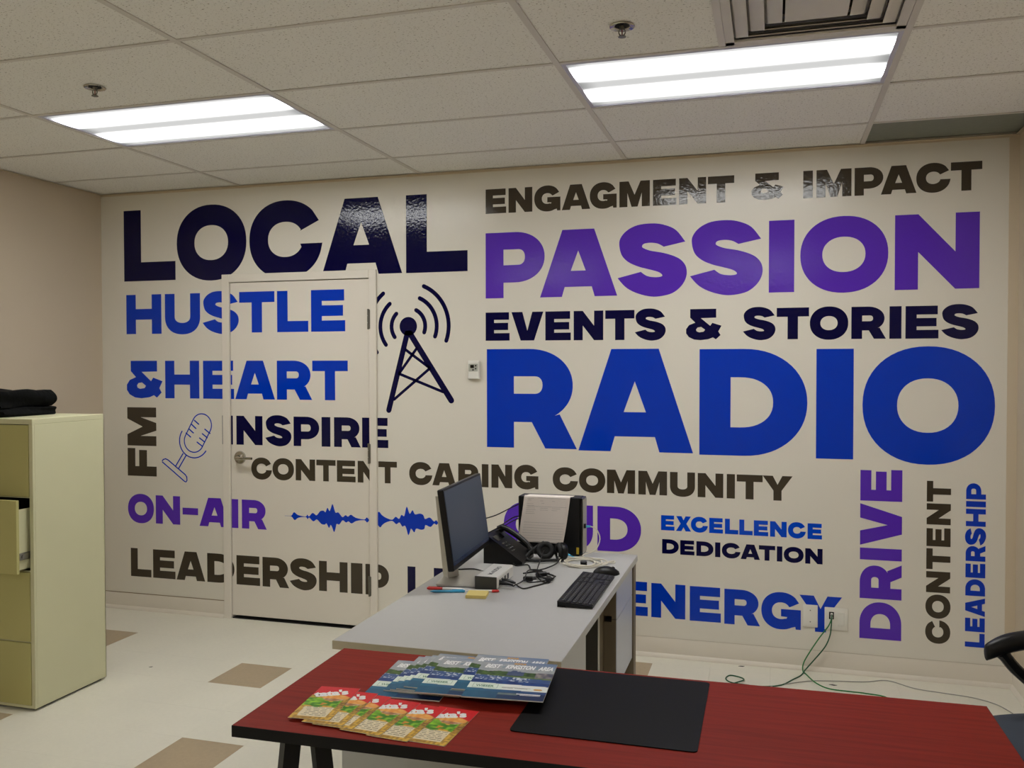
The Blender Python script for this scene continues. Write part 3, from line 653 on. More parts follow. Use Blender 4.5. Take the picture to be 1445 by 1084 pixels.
# air vent: square stepped diffuser, core turned with open louvres at both sides
v = thing('air_vent', 'square metal air diffuser with nested louvres set in the ceiling', 'air vent', (4.406, (ys[3] + ys[4]) / 2, H + .002))
hw = .293; fm = MB()
for q in ((-hw, hw, -hw, -hw + .03), (-hw, hw, hw - .03, hw), (-hw, -hw + .03, -hw, hw), (hw - .03, hw, -hw, hw)): fm.box(*q, -.002, .006)
fm.build('frame', 'grid_metal', v)
MB().box(-hw, hw, -hw, hw, .09, .10).build('duct_back', 'vent_inner', v, smooth=0)
for k, (ro, ri, zo, zi) in enumerate(((.268, .214, .022, -.004), (.218, .160, .022, -.007), (.164, .104, .022, -.009))):
    lb = MB(); n = 4
    pr = [(ro, zo), (ro - .012, zo * .45), (ri + .010, zi + .004), (ri, zi), (ri, zi + .0025), (ri + .012, zi + .008), (ro - .010, zo * .45 + .003), (ro - .0, zo + .003)]
    vs = []; fs = []
    for (r_, z_) in pr:
        for sx_, sy_ in ((-1, -1), (1, -1), (1, 1), (-1, 1)): vs.append((sx_ * r_, sy_ * r_, z_))
    for i_ in range(len(pr)):
        for q in range(4): fs.append((i_ * 4 + q, i_ * 4 + (q + 1) % 4, ((i_ + 1) % len(pr)) * 4 + (q + 1) % 4, ((i_ + 1) % len(pr)) * 4 + q))
    lb.add(vs, fs).build('louvre', 'grid_metal', v, smooth=0)
MB().box(-.096, .096, -.096, .096, -.011, -.007, .001).build('centre_plate', 'grid_metal', v, smooth=0)
def sprinkler(x, y, label):
    t = thing('fire_sprinkler', label, 'sprinkler', (x, y, H + .004))
    MB().lathe([(.030, -.001), (.042, -.001), (.043, -.0035), (.041, -.006), (.029, -.003), (.026, .002), (.026, .004), (.03, .004)]).build('escutcheon', 'chrome', t)
    MB().lathe([(.0255, -.0015), (.0255, .0), (.001, .0), (.001, -.0015)]).build('cup', 'void_dark', t)
    b = MB(); b.cyl((0, 0, 0), (0, 0, -.014), .009, .007)
    for s_ in (-1, 1): b.tube(smooth_path([(s_ * .006, 0, -.010), (s_ * .011, 0, -.018), (s_ * .009, 0, -.028), (0, 0, -.035)], 4), .0022, 8)
    b.build('body', 'dull_metal', t); MB().cyl((0, 0, -.014), (0, 0, -.032), .0022).build('bulb', 'bulb_red', t)
    d = MB(); d.lathe([(.001, -.035), (.013, -.0355), (.0135, -.038), (.001, -.039)]); d.build('deflector', 'dull_metal', t)
sprinkler(1.628, -1.895, 'pendent fire sprinkler above the word LOCAL light panel')
sprinkler(3.789, -1.930, 'pendent fire sprinkler between the air vent and the middle tiles')

# ------------------------------------------------------------------ filing cabinet
CX0, CX1, CY0, CY1, CH = .083, .997, -1.598, -1.141, 1.362
fc = thing('filing_cabinet', 'tall putty metal four-drawer filing cabinet with one drawer ajar', 'filing cabinet', (CX0, CY0, 0))
W_, D_ = CX1 - CX0, CY1 - CY0; b = MB(); t_ = .020
b.box(0, W_, 0, D_, CH - .026, CH, .002); b.box(0, t_, 0, D_, .012, CH - .026); b.box(W_ - t_, W_, .0, D_, .012, CH - .026); b.box(0, W_, D_ - .003, D_, .012, CH - .026)
b.box(t_, W_ - t_, 0, D_, .012, .024)
for z in (.3215, .651, .9965): b.box(t_, W_ - t_, .004, .02, z - .0025, z + .0025)
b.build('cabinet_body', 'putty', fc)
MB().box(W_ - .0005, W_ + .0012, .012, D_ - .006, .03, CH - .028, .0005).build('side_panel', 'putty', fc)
MB().box(.015, W_ - .015, .02, D_ - .02, 0, .012).build('plinth', 'black_edge', fc, smooth=0)
MB().box(t_, W_ - t_, .40, .41, .03, CH - .03).build('inner_shade', 'void_dark', fc, smooth=0)  # black sheet standing for the shade inside the hollow cabinet
for z0, z1, op in ((.026, .318, 0), (.325, .648, 0), (.655, .993, .072), (1.0, 1.333, 0)):
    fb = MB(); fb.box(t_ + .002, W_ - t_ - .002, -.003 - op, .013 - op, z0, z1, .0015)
    d = fb.build('drawer', 'putty_shaded', fc)
    hb = MB(); hb.box(W_ / 2 - .12, W_ / 2 + .12, -.008 - op, -.003 - op, z1 - .055, z1 - .035, .001); hb.build('handle', 'dull_metal', d)
    lb = MB(); lb.box(W_ / 2 - .04, W_ / 2 + .04, -.006 - op, -.003 - op, z1 - .10, z1 - .07, .001); lb.build('label_holder', 'steel', d)
    if op:
        sb = MB(); zt = z1 - .045
        sb.box(t_ + .016, W_ - t_ - .016, .013 - op, .30, z0 + .01, z0 + .014)
        sb.box(W_ - t_ - .018, W_ - t_ - .016, .013 - op, .30, z0 + .01, zt); sb.box(t_ + .016, t_ + .018, .013 - op, .30, z0 + .01, zt)
        sb.build('drawer_tray', 'putty', d)
        rb = MB(); zz = z0 + .075
        rb.box(W_ - t_ - .016, W_ - t_ - .006, .018 - op, .3, zz - .016, zz + .016, .002); rb.cyl((W_ - t_ - .006, .035 - op, zz), (W_ - t_ - .001, .035 - op, zz), .008)
        rb.build('slide', 'steel', d)
# folded black bag on top
def folded(name, sx, sy, sz, seed):
    rnd = random.Random(seed); bm = bmesh.new(); bmesh.ops.create_cube(bm, size=1)
    bmesh.ops.subdivide_edges(bm, edges=list(bm.edges), cuts=9, use_grid_fill=True)
    for v_ in bm.verts:
        p = v_.co.copy(); x, y, z = p.x, p.y, p.z + .5
        rr = .05 * math.sin(7 * x + seed) * (z) + .03 * math.sin(9 * y + 4 * x) + .02 * math.sin(15 * x - 6 * y)
        k = 1 - .05 * max(0, abs(2 * z - 1)) ** 3
        v_.co = Vector((x * sx * k + .010 * math.sin(5 * z + 3 * y + seed), y * sy * k, z * sz * (1 + rr * 1.6 - .05 * (2 * x) ** 4)))
    return bm
bg = thing('folded_bag', 'black folded cloth bag lying on top of the filing cabinet', 'bag', (.545, -1.385, CH + .001), .02)
mb = MB(); mb.bm(folded('a', .46, .34, .046, 1)); mb.build('lower_fold', 'black_cloth', bg, smooth=80)
mb = MB(); mb.bm(folded('b', .44, .345, .080, 4)); o = mb.build('upper_fold', 'black_cloth', bg, (0, 0, .043), smooth=80)
mb = MB(); mb.tube(smooth_path([(-.18, -.08, .118), (-.1, -.14, .124), (.02, -.12, .124), (.08, -.15, .112)], 5), .005, 6); mb.build('strap', 'black_cloth', bg)

# ------------------------------------------------------------------ grey desk
DZ = .742
dk = thing('office_desk', 'grey laminate office desk with end panels and a drawer pedestal', 'desk', (3.32, -1.636, 0))
def L(mb, x0, x1, y0, y1, z0, z1, bv=0): mb.box(x0 - 3.32, x1 - 3.32, y0 + 1.636, y1 + 1.636, z0, z1, bv); return mb
L(MB(), 2.952, 3.688, -2.398, -.872, DZ - .028, DZ, .0008).build('desktop', 'laminate_grey', dk)
e = MB(); L(e, 2.9505, 3.6895, -2.3995, -2.398, DZ - .0275, DZ - .0008); L(e, 2.9505, 2.952, -2.398, -.872, DZ - .0275, DZ - .0008); e.build('edge_band', 'laminate_edge', dk, smooth=0, label='edge band tinted tan for the light at the near and left edges')
e = MB(); L(e, 3.688, 3.6895, -2.398, -.872, DZ - .0275, DZ - .0008); e.build('edge_band', 'panel_grey', dk, smooth=0)
L(MB(), 2.975, 3.684, -2.385, -2.360, 0, DZ - .028).build('end_panel', 'panel_grey', dk, smooth=0)
L(MB(), 3.660, 3.684, -2.360, -2.018, 0, DZ - .028).build('side_panel', 'panel_grey', dk, smooth=0)
L(MB(), 2.985, 3.000, -2.360, -1.58, .25, DZ - .028).build('modesty_panel', 'panel_dark', dk, smooth=0)
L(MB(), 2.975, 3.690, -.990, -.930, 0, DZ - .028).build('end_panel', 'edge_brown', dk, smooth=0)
p = MB(); L(p, 3.02, 3.640, -1.575, -1.560, .03, DZ - .028); pd = p.build('pedestal_side', 'panel_dark', dk, smooth=0)  # pedestal side coloured dark to carry the kneehole shade
L(MB(), 3.640, 3.6435, -1.5765, -1.5600, .03, DZ - .028).build('edge_strip', 'white_plastic', dk, smooth=0)
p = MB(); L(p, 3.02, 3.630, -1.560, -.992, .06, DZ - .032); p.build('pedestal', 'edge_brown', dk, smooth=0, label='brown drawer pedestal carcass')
for z0, z1 in ((.592, .712), (.31, .588)):
    d = MB(); L(d, 3.681, 3.684, -1.405, -1.0, z0, z1); d = d.build('drawer', 'drawer_front', dk, smooth=0)
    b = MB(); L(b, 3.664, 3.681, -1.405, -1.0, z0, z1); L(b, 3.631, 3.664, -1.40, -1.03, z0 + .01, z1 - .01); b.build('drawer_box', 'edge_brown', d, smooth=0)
p = MB(); L(p, 3.02, 3.64, -1.555, -.992, 0, .055); p.build('plinth', 'panel_dark', dk, smooth=0)

# ------------------------------------------------------------------ red table on trestles
ta = math.radians(1.0)
tb = thing('red_table', 'cherry red table top with black edge on black trestles', 'table', (3.022, -2.4585, 0), ta)
TW, TD = 1.779, .606
def rbl(x0, x1, y0, y1): return x0, x1, y0, y1
MB().box(.0012, TW - .0012, -TD + .0012, -.0012, DZ - .0272, DZ, .0).build('tabletop', 'cherry', tb, smooth=0)
e = MB()
e.box(0, TW, -TD, -TD + .0012, DZ - .028, DZ - .0004); e.box(0, TW, -.0012, 0, DZ - .028, DZ - .0004); e.box(0, .0012, -TD, 0, DZ - .028, DZ - .0004); e.box(TW - .0012, TW, -TD, 0, DZ - .028, DZ - .0004)
e.build('edge_band', 'black_edge', tb, smooth=0)
MB().box(.03, TW - .03, -TD + .03, -.03, DZ - .030, DZ - .0275).build('underside', 'black_edge', tb, smooth=0)
for xc, y0_, far in ((.167, -TD + .055, 0), (TW - .20, -TD + .055, 0), (.78, -.075, 1), (TW - .32, -.075, 1)):
    yb = (y0_ + .06, y0_ + .30) if not far else (y0_ - .30, y0_ - .05)
    MB().box(xc - .06, xc + .06, yb[0], yb[1], DZ - .050, DZ - .0305, .003).build('trestle_beam', 'black_metal', tb)
    for sx_ in (-1, 1):
        l = MB(); l.tube([(xc + sx_ * .038, y0_, DZ - .0305), (xc + sx_ * .12, y0_, .0)], .028, 4)
        l.build('leg', 'black_metal', tb, smooth=0)
    MB().box(xc - .085, xc + .085, y0_ - .006, y0_ + .006, .30, .33).build('brace', 'black_metal', tb, smooth=0)

# black mat
mt = MB(); mt.prism([(x, y) for x, y in rounded(-.2185, .2185, -.2260, .2260, .012)], 0, .0022, 'z')
o = mt.build('desk_mat', 'black_mat', None, (3.9000, -2.6860, DZ + .0004), math.radians(0.3)); tag(o, 'black rectangular desk mat lying on the red table', 'desk mat')

# ------------------------------------------------------------------ magazines and menus
def mix(a, b, t): t = max(0, min(1, t)); return tuple(a[i] + (b[i] - a[i]) * t for i in range(3))
def hsh(a, b=0): x = math.sin(a * 127.1 + b * 311.7) * 43758.5453; return x - math.floor(x)
def vn(x, y):
    xi, yi = math.floor(x), math.floor(y); fx, fy = x - xi, y - yi; fx = fx * fx * (3 - 2 * fx); fy = fy * fy * (3 - 2 * fy)
    a = hsh(xi, yi) * (1 - fx) + hsh(xi + 1, yi) * fx; b = hsh(xi, yi + 1) * (1 - fx) + hsh(xi + 1, yi + 1) * fx
    return a * (1 - fy) + b * fy
def cover(u, v):
    n = vn(u * 14, v * 14)
    if v < .17 - .02 * u:
        c = mix((20, 88, 124), (10, 40, 84), u * 1.2 - .2 + n * .4)
        if .42 < u < .66 and .10 < v < .145: c = mix((170, 170, 160), (90, 110, 110), n)
        if u < .42: c = mix(c, (60, 140, 160), n * .5 - .1)
        return c
    if v < .235 - .02 * u: return mix((40, 110, 140), (28, 62, 120), u)
    if v < .385 - .03 * u:
        if u < .44: return (222, 234, 222)
        return (228, 232, 228)
    if v < .47 - .03 * u: return mix((30, 78, 150), (20, 52, 112), n)
    if v < .60 - .07 * u:
        if vn(u * 46, v * 60) > .62 and u < .72: return (196, 204, 214)
        return mix((40, 68, 120), (66, 96, 150), n)
    top = .70 + .035 * vn(u * 7, 1) - .02 * u
    if v < top:
        g_ = mix((22, 46, 20), (88, 120, 48), vn(u * 22, v * 22))
        if v < .60: g_ = mix((110, 128, 70), (70, 100, 50), n)
        if .40 < u < .62 and v > .615: g_ = mix((58, 74, 110), (96, 108, 134), n)
        if u > .78 and v > .57: g_ = mix((160, 150, 140), (70, 70, 90), vn(u * 30, v * 20))
        return g_
    if .44 < u < .60 and v < top + .05 * hsh(int(u * 40)): return (66, 82, 118)
    sky = mix((150, 156, 162), (176, 178, 178), n)
    sky = mix(sky, (96, 118, 156), (v - .86) * 5 + (u - .5) * .8)
    return sky
def menu(u, v):
    n = vn(u * 16, v * 30)
    e_ = (u - .62) / .33; q = (v - .675) / .12
    if v > .78 + .015 * math.sin(u * 9) - max(0, u - .62) * .28: return (214, 26, 34) if n < .8 else (200, 20, 30)
    if e_ * e_ + q * q < 1: 
        return mix((226, 138, 50), (250, 206, 120), n * .8 + q * .3) if q > -.45 else mix((150, 84, 40), (228, 210, 190), n)
    if (u - .24) ** 2 / .018 + (v - .735) ** 2 / .0018 < 1: return mix((70, 26, 20), (110, 40, 30), n)
    if v > .62 and u > .70: return mix((190, 150, 60), (110, 78, 30), vn(u * 30, v * 60))
    if v > .62: return (206, 40, 34) if v > .70 else mix((226, 176, 40), (120, 140, 40), n)
    if v > .37 + .03 * math.sin(u * 12):
        m_ = vn(u * 13 + 3, v * 26)
        if .42 < u < .66 and m_ > .45: return mix((226, 190, 60), (206, 96, 40), n)
        if u > .84: return mix((214, 170, 60), (90, 60, 20), vn(u * 20, v * 40))
        return mix((44, 112, 8), (168, 222, 50), m_)
    if .10 + .06 * vn(3, v * 20) < u < .84 and .07 < v < .36: return (230, 216, 184)
    return mix((222, 178, 66), (130, 92, 34), vn(u * 18, v * 36) * 1.2 - .35)
cov = print_sheet('cover', .2095, .277, 78, 104, cover, .0032, 'print_gloss')
def magazine(x, y, ang, k, label):
    """x, y: top-left corner"""
    a = math.radians(ang); z = DZ + .0006 + k * .0034
    t = thing('magazine', label, 'magazine', (x, y, z), a, 'magazines fanned out on the red table')
    d_ = .277
    pm = MB(); pm.box(0, .2095, -d_, 0, 0, .0030, .0004); pm.build('pages', 'page_white', t, smooth=0)
    c = bpy.data.objects.new('cover', cov); COL.objects.link(c); c.parent = t; c.location = (0, -d_, 0)
    for (nm, me) in MAGTXT: 
        o = bpy.data.objects.new(nm, me); COL.objects.link(o); o.parent = t; o.location = (0, -d_, .0033)
def txtmesh(name, items, m):
    mb = MB()
    for it in items: add_text(mb, it[0], it[1], it[2], .00008, width=it[3], size=it[4], rot=it[6] if len(it) > 6 else 0, **(it[5] if len(it) > 5 else {}))
    me = bpy.data.meshes.new(name); me.from_pydata([tuple(v_) for v_ in mb.v], [], mb.f); me.materials.append(MATS[m]); return me
BD = dict(offset=.0014, shear=.3)
def flat(name, boxes, m):
    mb = MB()
    for q in boxes: mb.box(q[0], q[1], q[2], q[3], 0, .0001)
    me = bpy.data.meshes.new(name); me.from_pydata([tuple(v_) for v_ in mb.v], [], mb.f); me.materials.append(MATS[m]); return me
MAGTXT = [('title', txtmesh('title', [('BEST', .014, .222, .046, .040, BD), ('KINGSTON', .072, .222, .082, .040, BD), ('AREA', .163, .222, .040, .040, BD)], 'ink_white')),
          ('title_small_word', txtmesh('title_small_word', [('of', .062, .226, .009, .026, dict(shear=.25))], 'ink_teal')), ('title_ampersand', txtmesh('title_ampersand', [('&', .155, .226, .008, .024, dict(shear=.2))], 'ink_teal')),
          ('year_line', txtmesh('year_line', [('2025', .090, .258, .034, .014, dict(offset=.0006))], 'ink_gold')),
          ('advert_name', txtmesh('advert_name', [('WIESER', .020, .0765, .048, .0175, dict(offset=.0003))], 'ink_green')),
          ('advert_frame', flat('advert_frame', [(.012, .078, .096, .0968), (.012, .078, .070, .0708), (.012, .0128, .070, .0968), (.0772, .078, .070, .0968)], 'ink_green')),
          ('small_print', flat('small_print', [(.090, .165, .079, .0805), (.090, .120, .074, .0755), (.124, .158, .074, .0755)], 'ink_grey')),
          ('badge', flat('badge', [(.174, .196, .0705, .0775), (.177, .193, .0685, .0795)], 'ink_gold')),
          ('foot_line', flat('foot_line', [(.135, .197, .036, .041), (.145, .197, .030, .033)], 'ink_white'))]
MG = [(3.232, -2.527, 4.0, 0, 'magazine at the far left end of the fanned row'), (3.281, -2.489, 2.5, 1, 'second magazine from the left in the fanned row'),
      (3.302, -2.488, 2.0, 2, 'third magazine from the left in the fanned row'), (3.324, -2.486, 1.0, 3, 'fourth magazine from the left in the fanned row'),
      (3.343, -2.475, 0.5, 4, 'magazine under the middle one with its top corner showing'), (3.369, -2.514, 4.5, 5, 'magazine lying on top in the middle of the fan'),
      (3.459, -2.472, 4.0, 6, 'magazine just under the rightmost top copy'), (3.495, -2.527, 6.0, 7, 'topmost rightmost magazine with its whole cover showing')]
for q in MG: magazine(*q)
men = print_sheet('menu_face', .108, .214, 50, 100, menu, .0010, 'print_matt')
rg = random.Random(3)
lines = []
for k in range(6):
    y = .070 - k * .0092; x = .016 + rg.random() * .012
    while x < .084: w_ = .004 + rg.random() * .014; lines.append((x, min(x + w_, .086), y, y + .0014 + .0008 * rg.random())); x += w_ + .002 + .006 * rg.random()
MENTXT = [('menu_title', txtmesh('menu_title', [("tata's", .010, .138, .088, .047, dict(offset=.0022, space=.95), math.radians(22))], 'ink_white')), ('menu_lines', flat('menu_lines', lines, 'ink_menu'))]
MN = [(3.255, -2.990, 6.2, 5, 'leftmost restaurant menu card, whole face showing'), (3.299, -3.008, 2.0, 4, 'second menu card from the left, mostly covered'),
      (3.329, -3.017, -1.5, 3, 'third menu card from the left, only a strip showing'), (3.405, -3.030, -4.0, 2, 'fourth menu card from the left'),
      (3.478, -3.040, -4.5, 1, 'fifth menu card from the left'), (3.568, -3.036, -3.0, 0, 'rightmost restaurant menu card nearest the black mat')]
for x, y, an_, k, lb in MN:   # x, y: bottom right corner
    a = math.radians(an_); ox, oy = x - .108 * math.cos(a), y - .108 * math.sin(a)
    t = thing('menu_card', lb, 'menu', (ox, oy, DZ + .0005 + k * .0013), a, 'menu cards fanned out at the front of the red table')
    MB().box(0, .108, 0, .214, 0, .0009).build('card', 'page_white', t, smooth=0)
    for nm, me, z in [('card_face', men, 0)] + [(n_, m_, .0011) for n_, m_ in MENTXT]:
        o = bpy.data.objects.new(nm, me); COL.objects.link(o); o.parent = t; o.location = (0, 0, z)

# ------------------------------------------------------------------ monitor
pA, pB = Vector((3.128, -1.770)), Vector((3.098, -1.232))   # lower front corners of the panel
zb = .829; hh = .312; tilt = math.radians(8)
dirv = (pB - pA).normalized(); ang = math.atan2(dirv.y, dirv.x)
mo = thing('monitor', 'flat dark monitor on a silver stand, turned sideways on the grey desk', 'monitor', (3.090, -1.53, DZ))
Mx = Matrix.Translation(Vector((pA.x - 3.090, pA.y + 1.53, zb - DZ))) @ Matrix.Rotation(ang, 4, 'Z') @ Matrix.Rotation(-tilt, 4, 'X')
PW = (pB - pA).length     # local: x along the panel, -y out of the screen, z up
MB().box(0, PW, .0, .024, 0, hh, .003, Mx).build('housing', 'black_plastic', mo)
MB().box(.008, PW - .008, -.0012, .0, .020, hh - .008, 0, Mx).build('screen', 'screen', mo, smooth=0)
MB().box(.008, PW - .008, -.0016, -.0012, .020, .034, 0, Mx).build('taskbar', 'screen_bar', mo, smooth=0)
MB().box(PW * .25, PW * .75, .024, .045, .05, .22, .006, Mx).build('rear_shell', 'black_plastic', mo)
st = MB(); st.tube([(-.062, -.0, .010), (-.075, .0, .12), (-.100, .0, .335)], [.034, .033, .030], 4, True); st.build('stand_column', 'silver', mo, smooth=0)
nb = MB(); nb.box(-.075, .0, -.035, .035, .19, .25, .003); nb.build('stand_arm', 'silver', mo)
Rb = Matrix.Rotation(math.radians(8), 4, 'Z')
bb = MB(); bb.prism(rounded(-.094, .070, -.130, .115, .008), .003, .010, 'z', Rb); sb_ = bb.build('stand_base', 'silver', mo)
bb = MB(); bb.prism(rounded(-.092, .068, -.128, .113, .008), 0, .003, 'z', Rb); bb.build('base_pad', 'black_rubber', sb_)

# ------------------------------------------------------------------ computer tower with a sheet of paper over it
pc = thing('computer_tower', 'small black desktop computer standing on the far end of the desk', 'computer', (3.155, -.980, DZ))
X, Y, Z = .303, .092, .264
MB().box(0, X - .014, 0, Y, .004, Z, .003).build('case', 'black_plastic', pc)
MB().box(X - .014, X - .003, .002, Y - .002, .004, Z - .001, .003).build('front_bezel', 'black_gloss', pc)
MB().box(X - .003, X, .006, Y - .006, .012, Z - .008, .001).build('front_trim', 'silver', pc)
MB().box(X - .03, X - .018, -.0012, 0, .010, .040).build('sticker', 'label_yellow', pc, smooth=0, label='yellow sticker')
for x in (.02, X - .05): MB().box(x, x + .03, .005, Y - .005, -.0005, .004).build('foot', 'black_rubber', pc, smooth=0)
b = MB(); b.box(X, X + .008, .02, .032, .125, .145, .001); b.build('usb_plug', 'black_plastic', pc)
# the sheet hangs over the front side and lies on the top
ps = thing('paper_sheet', 'white printed form draped over the black computer', 'paper', (3.155, -.980, DZ))
def sheet_pt(u, v_, off=0):
    xl = mix((-.004, 0, 0), (.037, 0, 0), v_ ** .8)[0]; wd_ = .216
    L_ = .279 * v_
    hang = .212
    x = xl + wd_ * u
    if L_ < hang: return (x, -.0025 - .010 * (1 - L_ / hang) ** 1.5 - off, Z + .0015 - (hang - L_) + .002 * math.sin(3 * u))
    t = min(1, (L_ - hang) / .02)
    return (x, -.0025 + .0 + (L_ - hang) * .95 - off * (1 - t), Z + .0015 + .003 * math.sin(PI * min(1, t)) + off * t)
vs = []; fs = []
nu, nv = 10, 40
for j in range(nv + 1):
    for i in range(nu + 1): vs.append(sheet_pt(i / nu, j / nv))
for j in range(nv):
    for i in range(nu): a = j * (nu + 1) + i; fs.append((a, a + 1, a + nu + 2, a + nu + 1))
o = MB().add(vs, fs).build('sheet', 'paper_white', ps, smooth=60)
so = o.modifiers.new('thickness', 'SOLIDIFY'); so.thickness = .0004
ink = MB()
def rule(u0, u1, v_, th=.0035):
    q = [sheet_pt(u0, v_, .0006), sheet_pt(u1, v_, .0006), sheet_pt(u1, v_ + th, .0006), sheet_pt(u0, v_ + th, .0006)]; ink.add(q, [(0, 1, 2, 3)])
for k in range(7): rule(.07, .95, .07 + k * .043, .0022 if k % 2 else .0032)
for u0, u1, v_ in ((.08, .28, .47), (.08, .26, .50), (.08, .29, .53), (.08, .27, .56), (.38, .55, .56), (.38, .56, .53), (.64, .82, .56), (.64, .76, .53), (.08, .25, .60), (.08, .22, .63), (.40, .46, .64), (.10, .17, .69), (.36, .43, .68), (.62, .68, .68), (.08, .22, .72), (.30, .9, .73), (.1, .95, .59)): rule(u0, u1, v_)
ink.build('printed_lines', 'paper_ink', ps, smooth=0)

# desk phone behind the monitor
ph = thing('desk_phone', 'black office telephone with keypad behind the monitor', 'phone', (3.148, -1.135, DZ), 0.0)
MB().prism([(-.080, 0), (.095, 0), (.095, .014), (-.062, .122), (-.080, .122)], -.095, .095, 'y').build('body', 'black_plastic', ph)
ks = math.atan2(.108, .157)
Mk = Matrix.Translation((.095, 0, .014)) @ Matrix.Rotation(ks, 4, 'Y')
for r in range(4):
    for c in range(3):
        kb = MB(); kb.box(-.075 + r * .017 - .05, -.063 + r * .017 - .05, -.062 + c * .02, -.048 + c * .02, 0, .003, .0008, Mk); kb.build('key', 'key_black', ph)
        kb = MB(); kb.box(-.070 + r * .017 - .05, -.067 + r * .017 - .05, -.057 + c * .02, -.053 + c * .02, .003, .0032, 0, Mk); kb.build('key_mark', 'key_print', ph, smooth=0)
MB().box(-.172, -.142, -.070, .030, 0, .002, .0005, Mk).build('display', 'black_gloss', ph)
hs = MB(); hs.tube(smooth_path([(-.19, .066, .0), (-.17, .066, .022), (-.1, .066, .030), (-.03, .066, .022), (-.01, .066, .0)], 4), [.016] * 3 + [.018] + [.013] * 9 + [.018] + [.016] * 3, 10, M=Mk); hs.build('handset', 'black_plastic', ph)

# headphones leaning on the computer
hp = thing('headphones', 'black over-ear headphones leaning against the computer', 'headphones', (3.345, -1.100, DZ))
def cup(c, n, R0=.040):
    t = MB(); q = Vector(n).normalized(); M_ = Matrix.Translation(c) @ q.to_track_quat('Z', 'Y').to_matrix().to_4x4()
    t.lathe([(.001, -.022), (R0 * .75, -.022), (R0 * .95, -.014), (R0, -.004), (R0, .004), (R0 * .9, .008)], M=M_); o = t.build('ear_cup', 'black_plastic', hp)
    t = MB(); pr = []
    for k in range(13): a = 2 * PI * k / 12; pr.append((R0 * .72 + .011 * math.cos(a), .013 + .010 * math.sin(a)))
    vs = []; fs = []
    for r_, z_ in pr[:-1]:
        for k in range(28): vs.append(M_ @ Vector((r_ * math.cos(2 * PI * k / 28), r_ * math.sin(2 * PI * k / 28), z_)))
    for i in range(12):
        for k in range(28): fs.append((i * 28 + k, i * 28 + (k + 1) % 28, ((i + 1) % 12) * 28 + (k + 1) % 28, ((i + 1) % 12) * 28 + k))
    t.add(vs, fs); t.build('ear_pad', 'black_rubber', o)
    return M_
cup((-.030, .0, .043), (.10, -.9, .35)); cup((.038, .018, .040), (-.85, -.45, .05))
b = MB(); b.tube(smooth_path([(-.045, .025, .075), (-.075, .030, .055), (-.105, .0, .030), (-.11, -.04, .012), (-.07, -.065, .010), (-.01, -.05, .012), (.05, -.01, .012), (.062, .025, .035)], 5), .007, 8); b.build('headband', 'black_rubber', hp)
b = MB(); b.box(.028, .040, -.020, -.0185, .012, .040, .0005); b.build('side_label', 'pen_white', hp, label='small white label on the cup')

# audio interface box, cables
ai = thing('audio_interface', 'small silver box with dark front lying by the monitor stand', 'audio interface', (3.177, -1.668, DZ), math.radians(0))
MB().box(.0, .086, .004, .232, .002, .050, .003).build('case', 'pale_metal', ai)
MB().box(-.001, .087, -.001, .004, .001, .051, .001).build('front_panel', 'dark_grey', ai)
MB().box(.086, .0875, .02, .225, .008, .044).build('socket_panel', 'white_plastic', ai, smooth=0)
for k, yy in enumerate((.03, .06, .10, .14)): MB().box(.0875, .0885, yy, yy + .02, .012, .034).build('socket', 'black_gloss', ai, smooth=0)
tm = MB(); add_text(tm, 'M-AUDIO', .054, .045, .0503, width=.14, size=.026, rot=math.radians(90), offset=.0005); tm.build('lettering', 'ink_grey', ai, smooth=0)
for k, yy in enumerate((.04, .075)):
    b = MB(); z = .022; b.tube([(.0885, yy, z), (.105, yy, z), (.128, yy + .004, z - .004), (.140, yy + .006, z - .008)], [.009, .009, .006, .004], 10); b.build('jack_plug', 'black_plastic', ai)
def cable(name, label, m, pts, r, n=6, cat='cable', group=None):
    t = MB().tube(smooth_path(pts, n), r, 8); cx_ = pts[0]
    o = t.build(name, m); tag(o, label, cat, group); return o
zc = DZ + .0035
cable('audio_cable', 'black cable curling from the audio box across the desk', 'cable_black', [(3.318, -1.594, zc + .008), (3.335, -1.60, zc), (3.36, -1.62, zc), (3.385, -1.58, zc), (3.42, -1.50, zc), (3.40, -1.43, zc), (3.35, -1.45, zc + .004), (3.33, -1.50, zc + .01), (3.37, -1.55, zc + .008), (3.43, -1.47, zc + .005)], .0028)
cable('audio_cable', 'black cable looping beneath the headphones', 'cable_black', [(3.318, -1.628, zc + .008), (3.34, -1.55, zc + .016), (3.33, -1.45, zc + .03), (3.36, -1.37, zc + .015), (3.40, -1.40, zc), (3.43, -1.44, zc), (3.41, -1.50, zc), (3.36, -1.43, zc + .006), (3.34, -1.33, zc + .02), (3.335, -1.24, zc + .05), (3.32, -1.15, zc + .05)], .0026)
cable('audio_cable', 'black cable tangle between audio box and headphones', 'cable_black', [(3.29, -1.38, zc), (3.33, -1.34, zc), (3.38, -1.36, zc), (3.42, -1.40, zc + .006), (3.44, -1.46, zc + .01), (3.42, -1.50, zc + .012), (3.38, -1.46, zc + .016), (3.35, -1.38, zc + .014), (3.37, -1.30, zc + .01), (3.40, -1.24, zc + .02), (3.385, -1.16, zc + .03)], .003)
cable('audio_cable', 'black cable running from the phone to the tangle', 'cable_black', [(3.19, -1.20, zc + .01), (3.22, -1.25, zc), (3.27, -1.24, zc + .004), (3.30, -1.30, zc), (3.34, -1.40, zc + .02), (3.39, -1.42, zc + .018), (3.44, -1.43, zc + .008)], .0032)
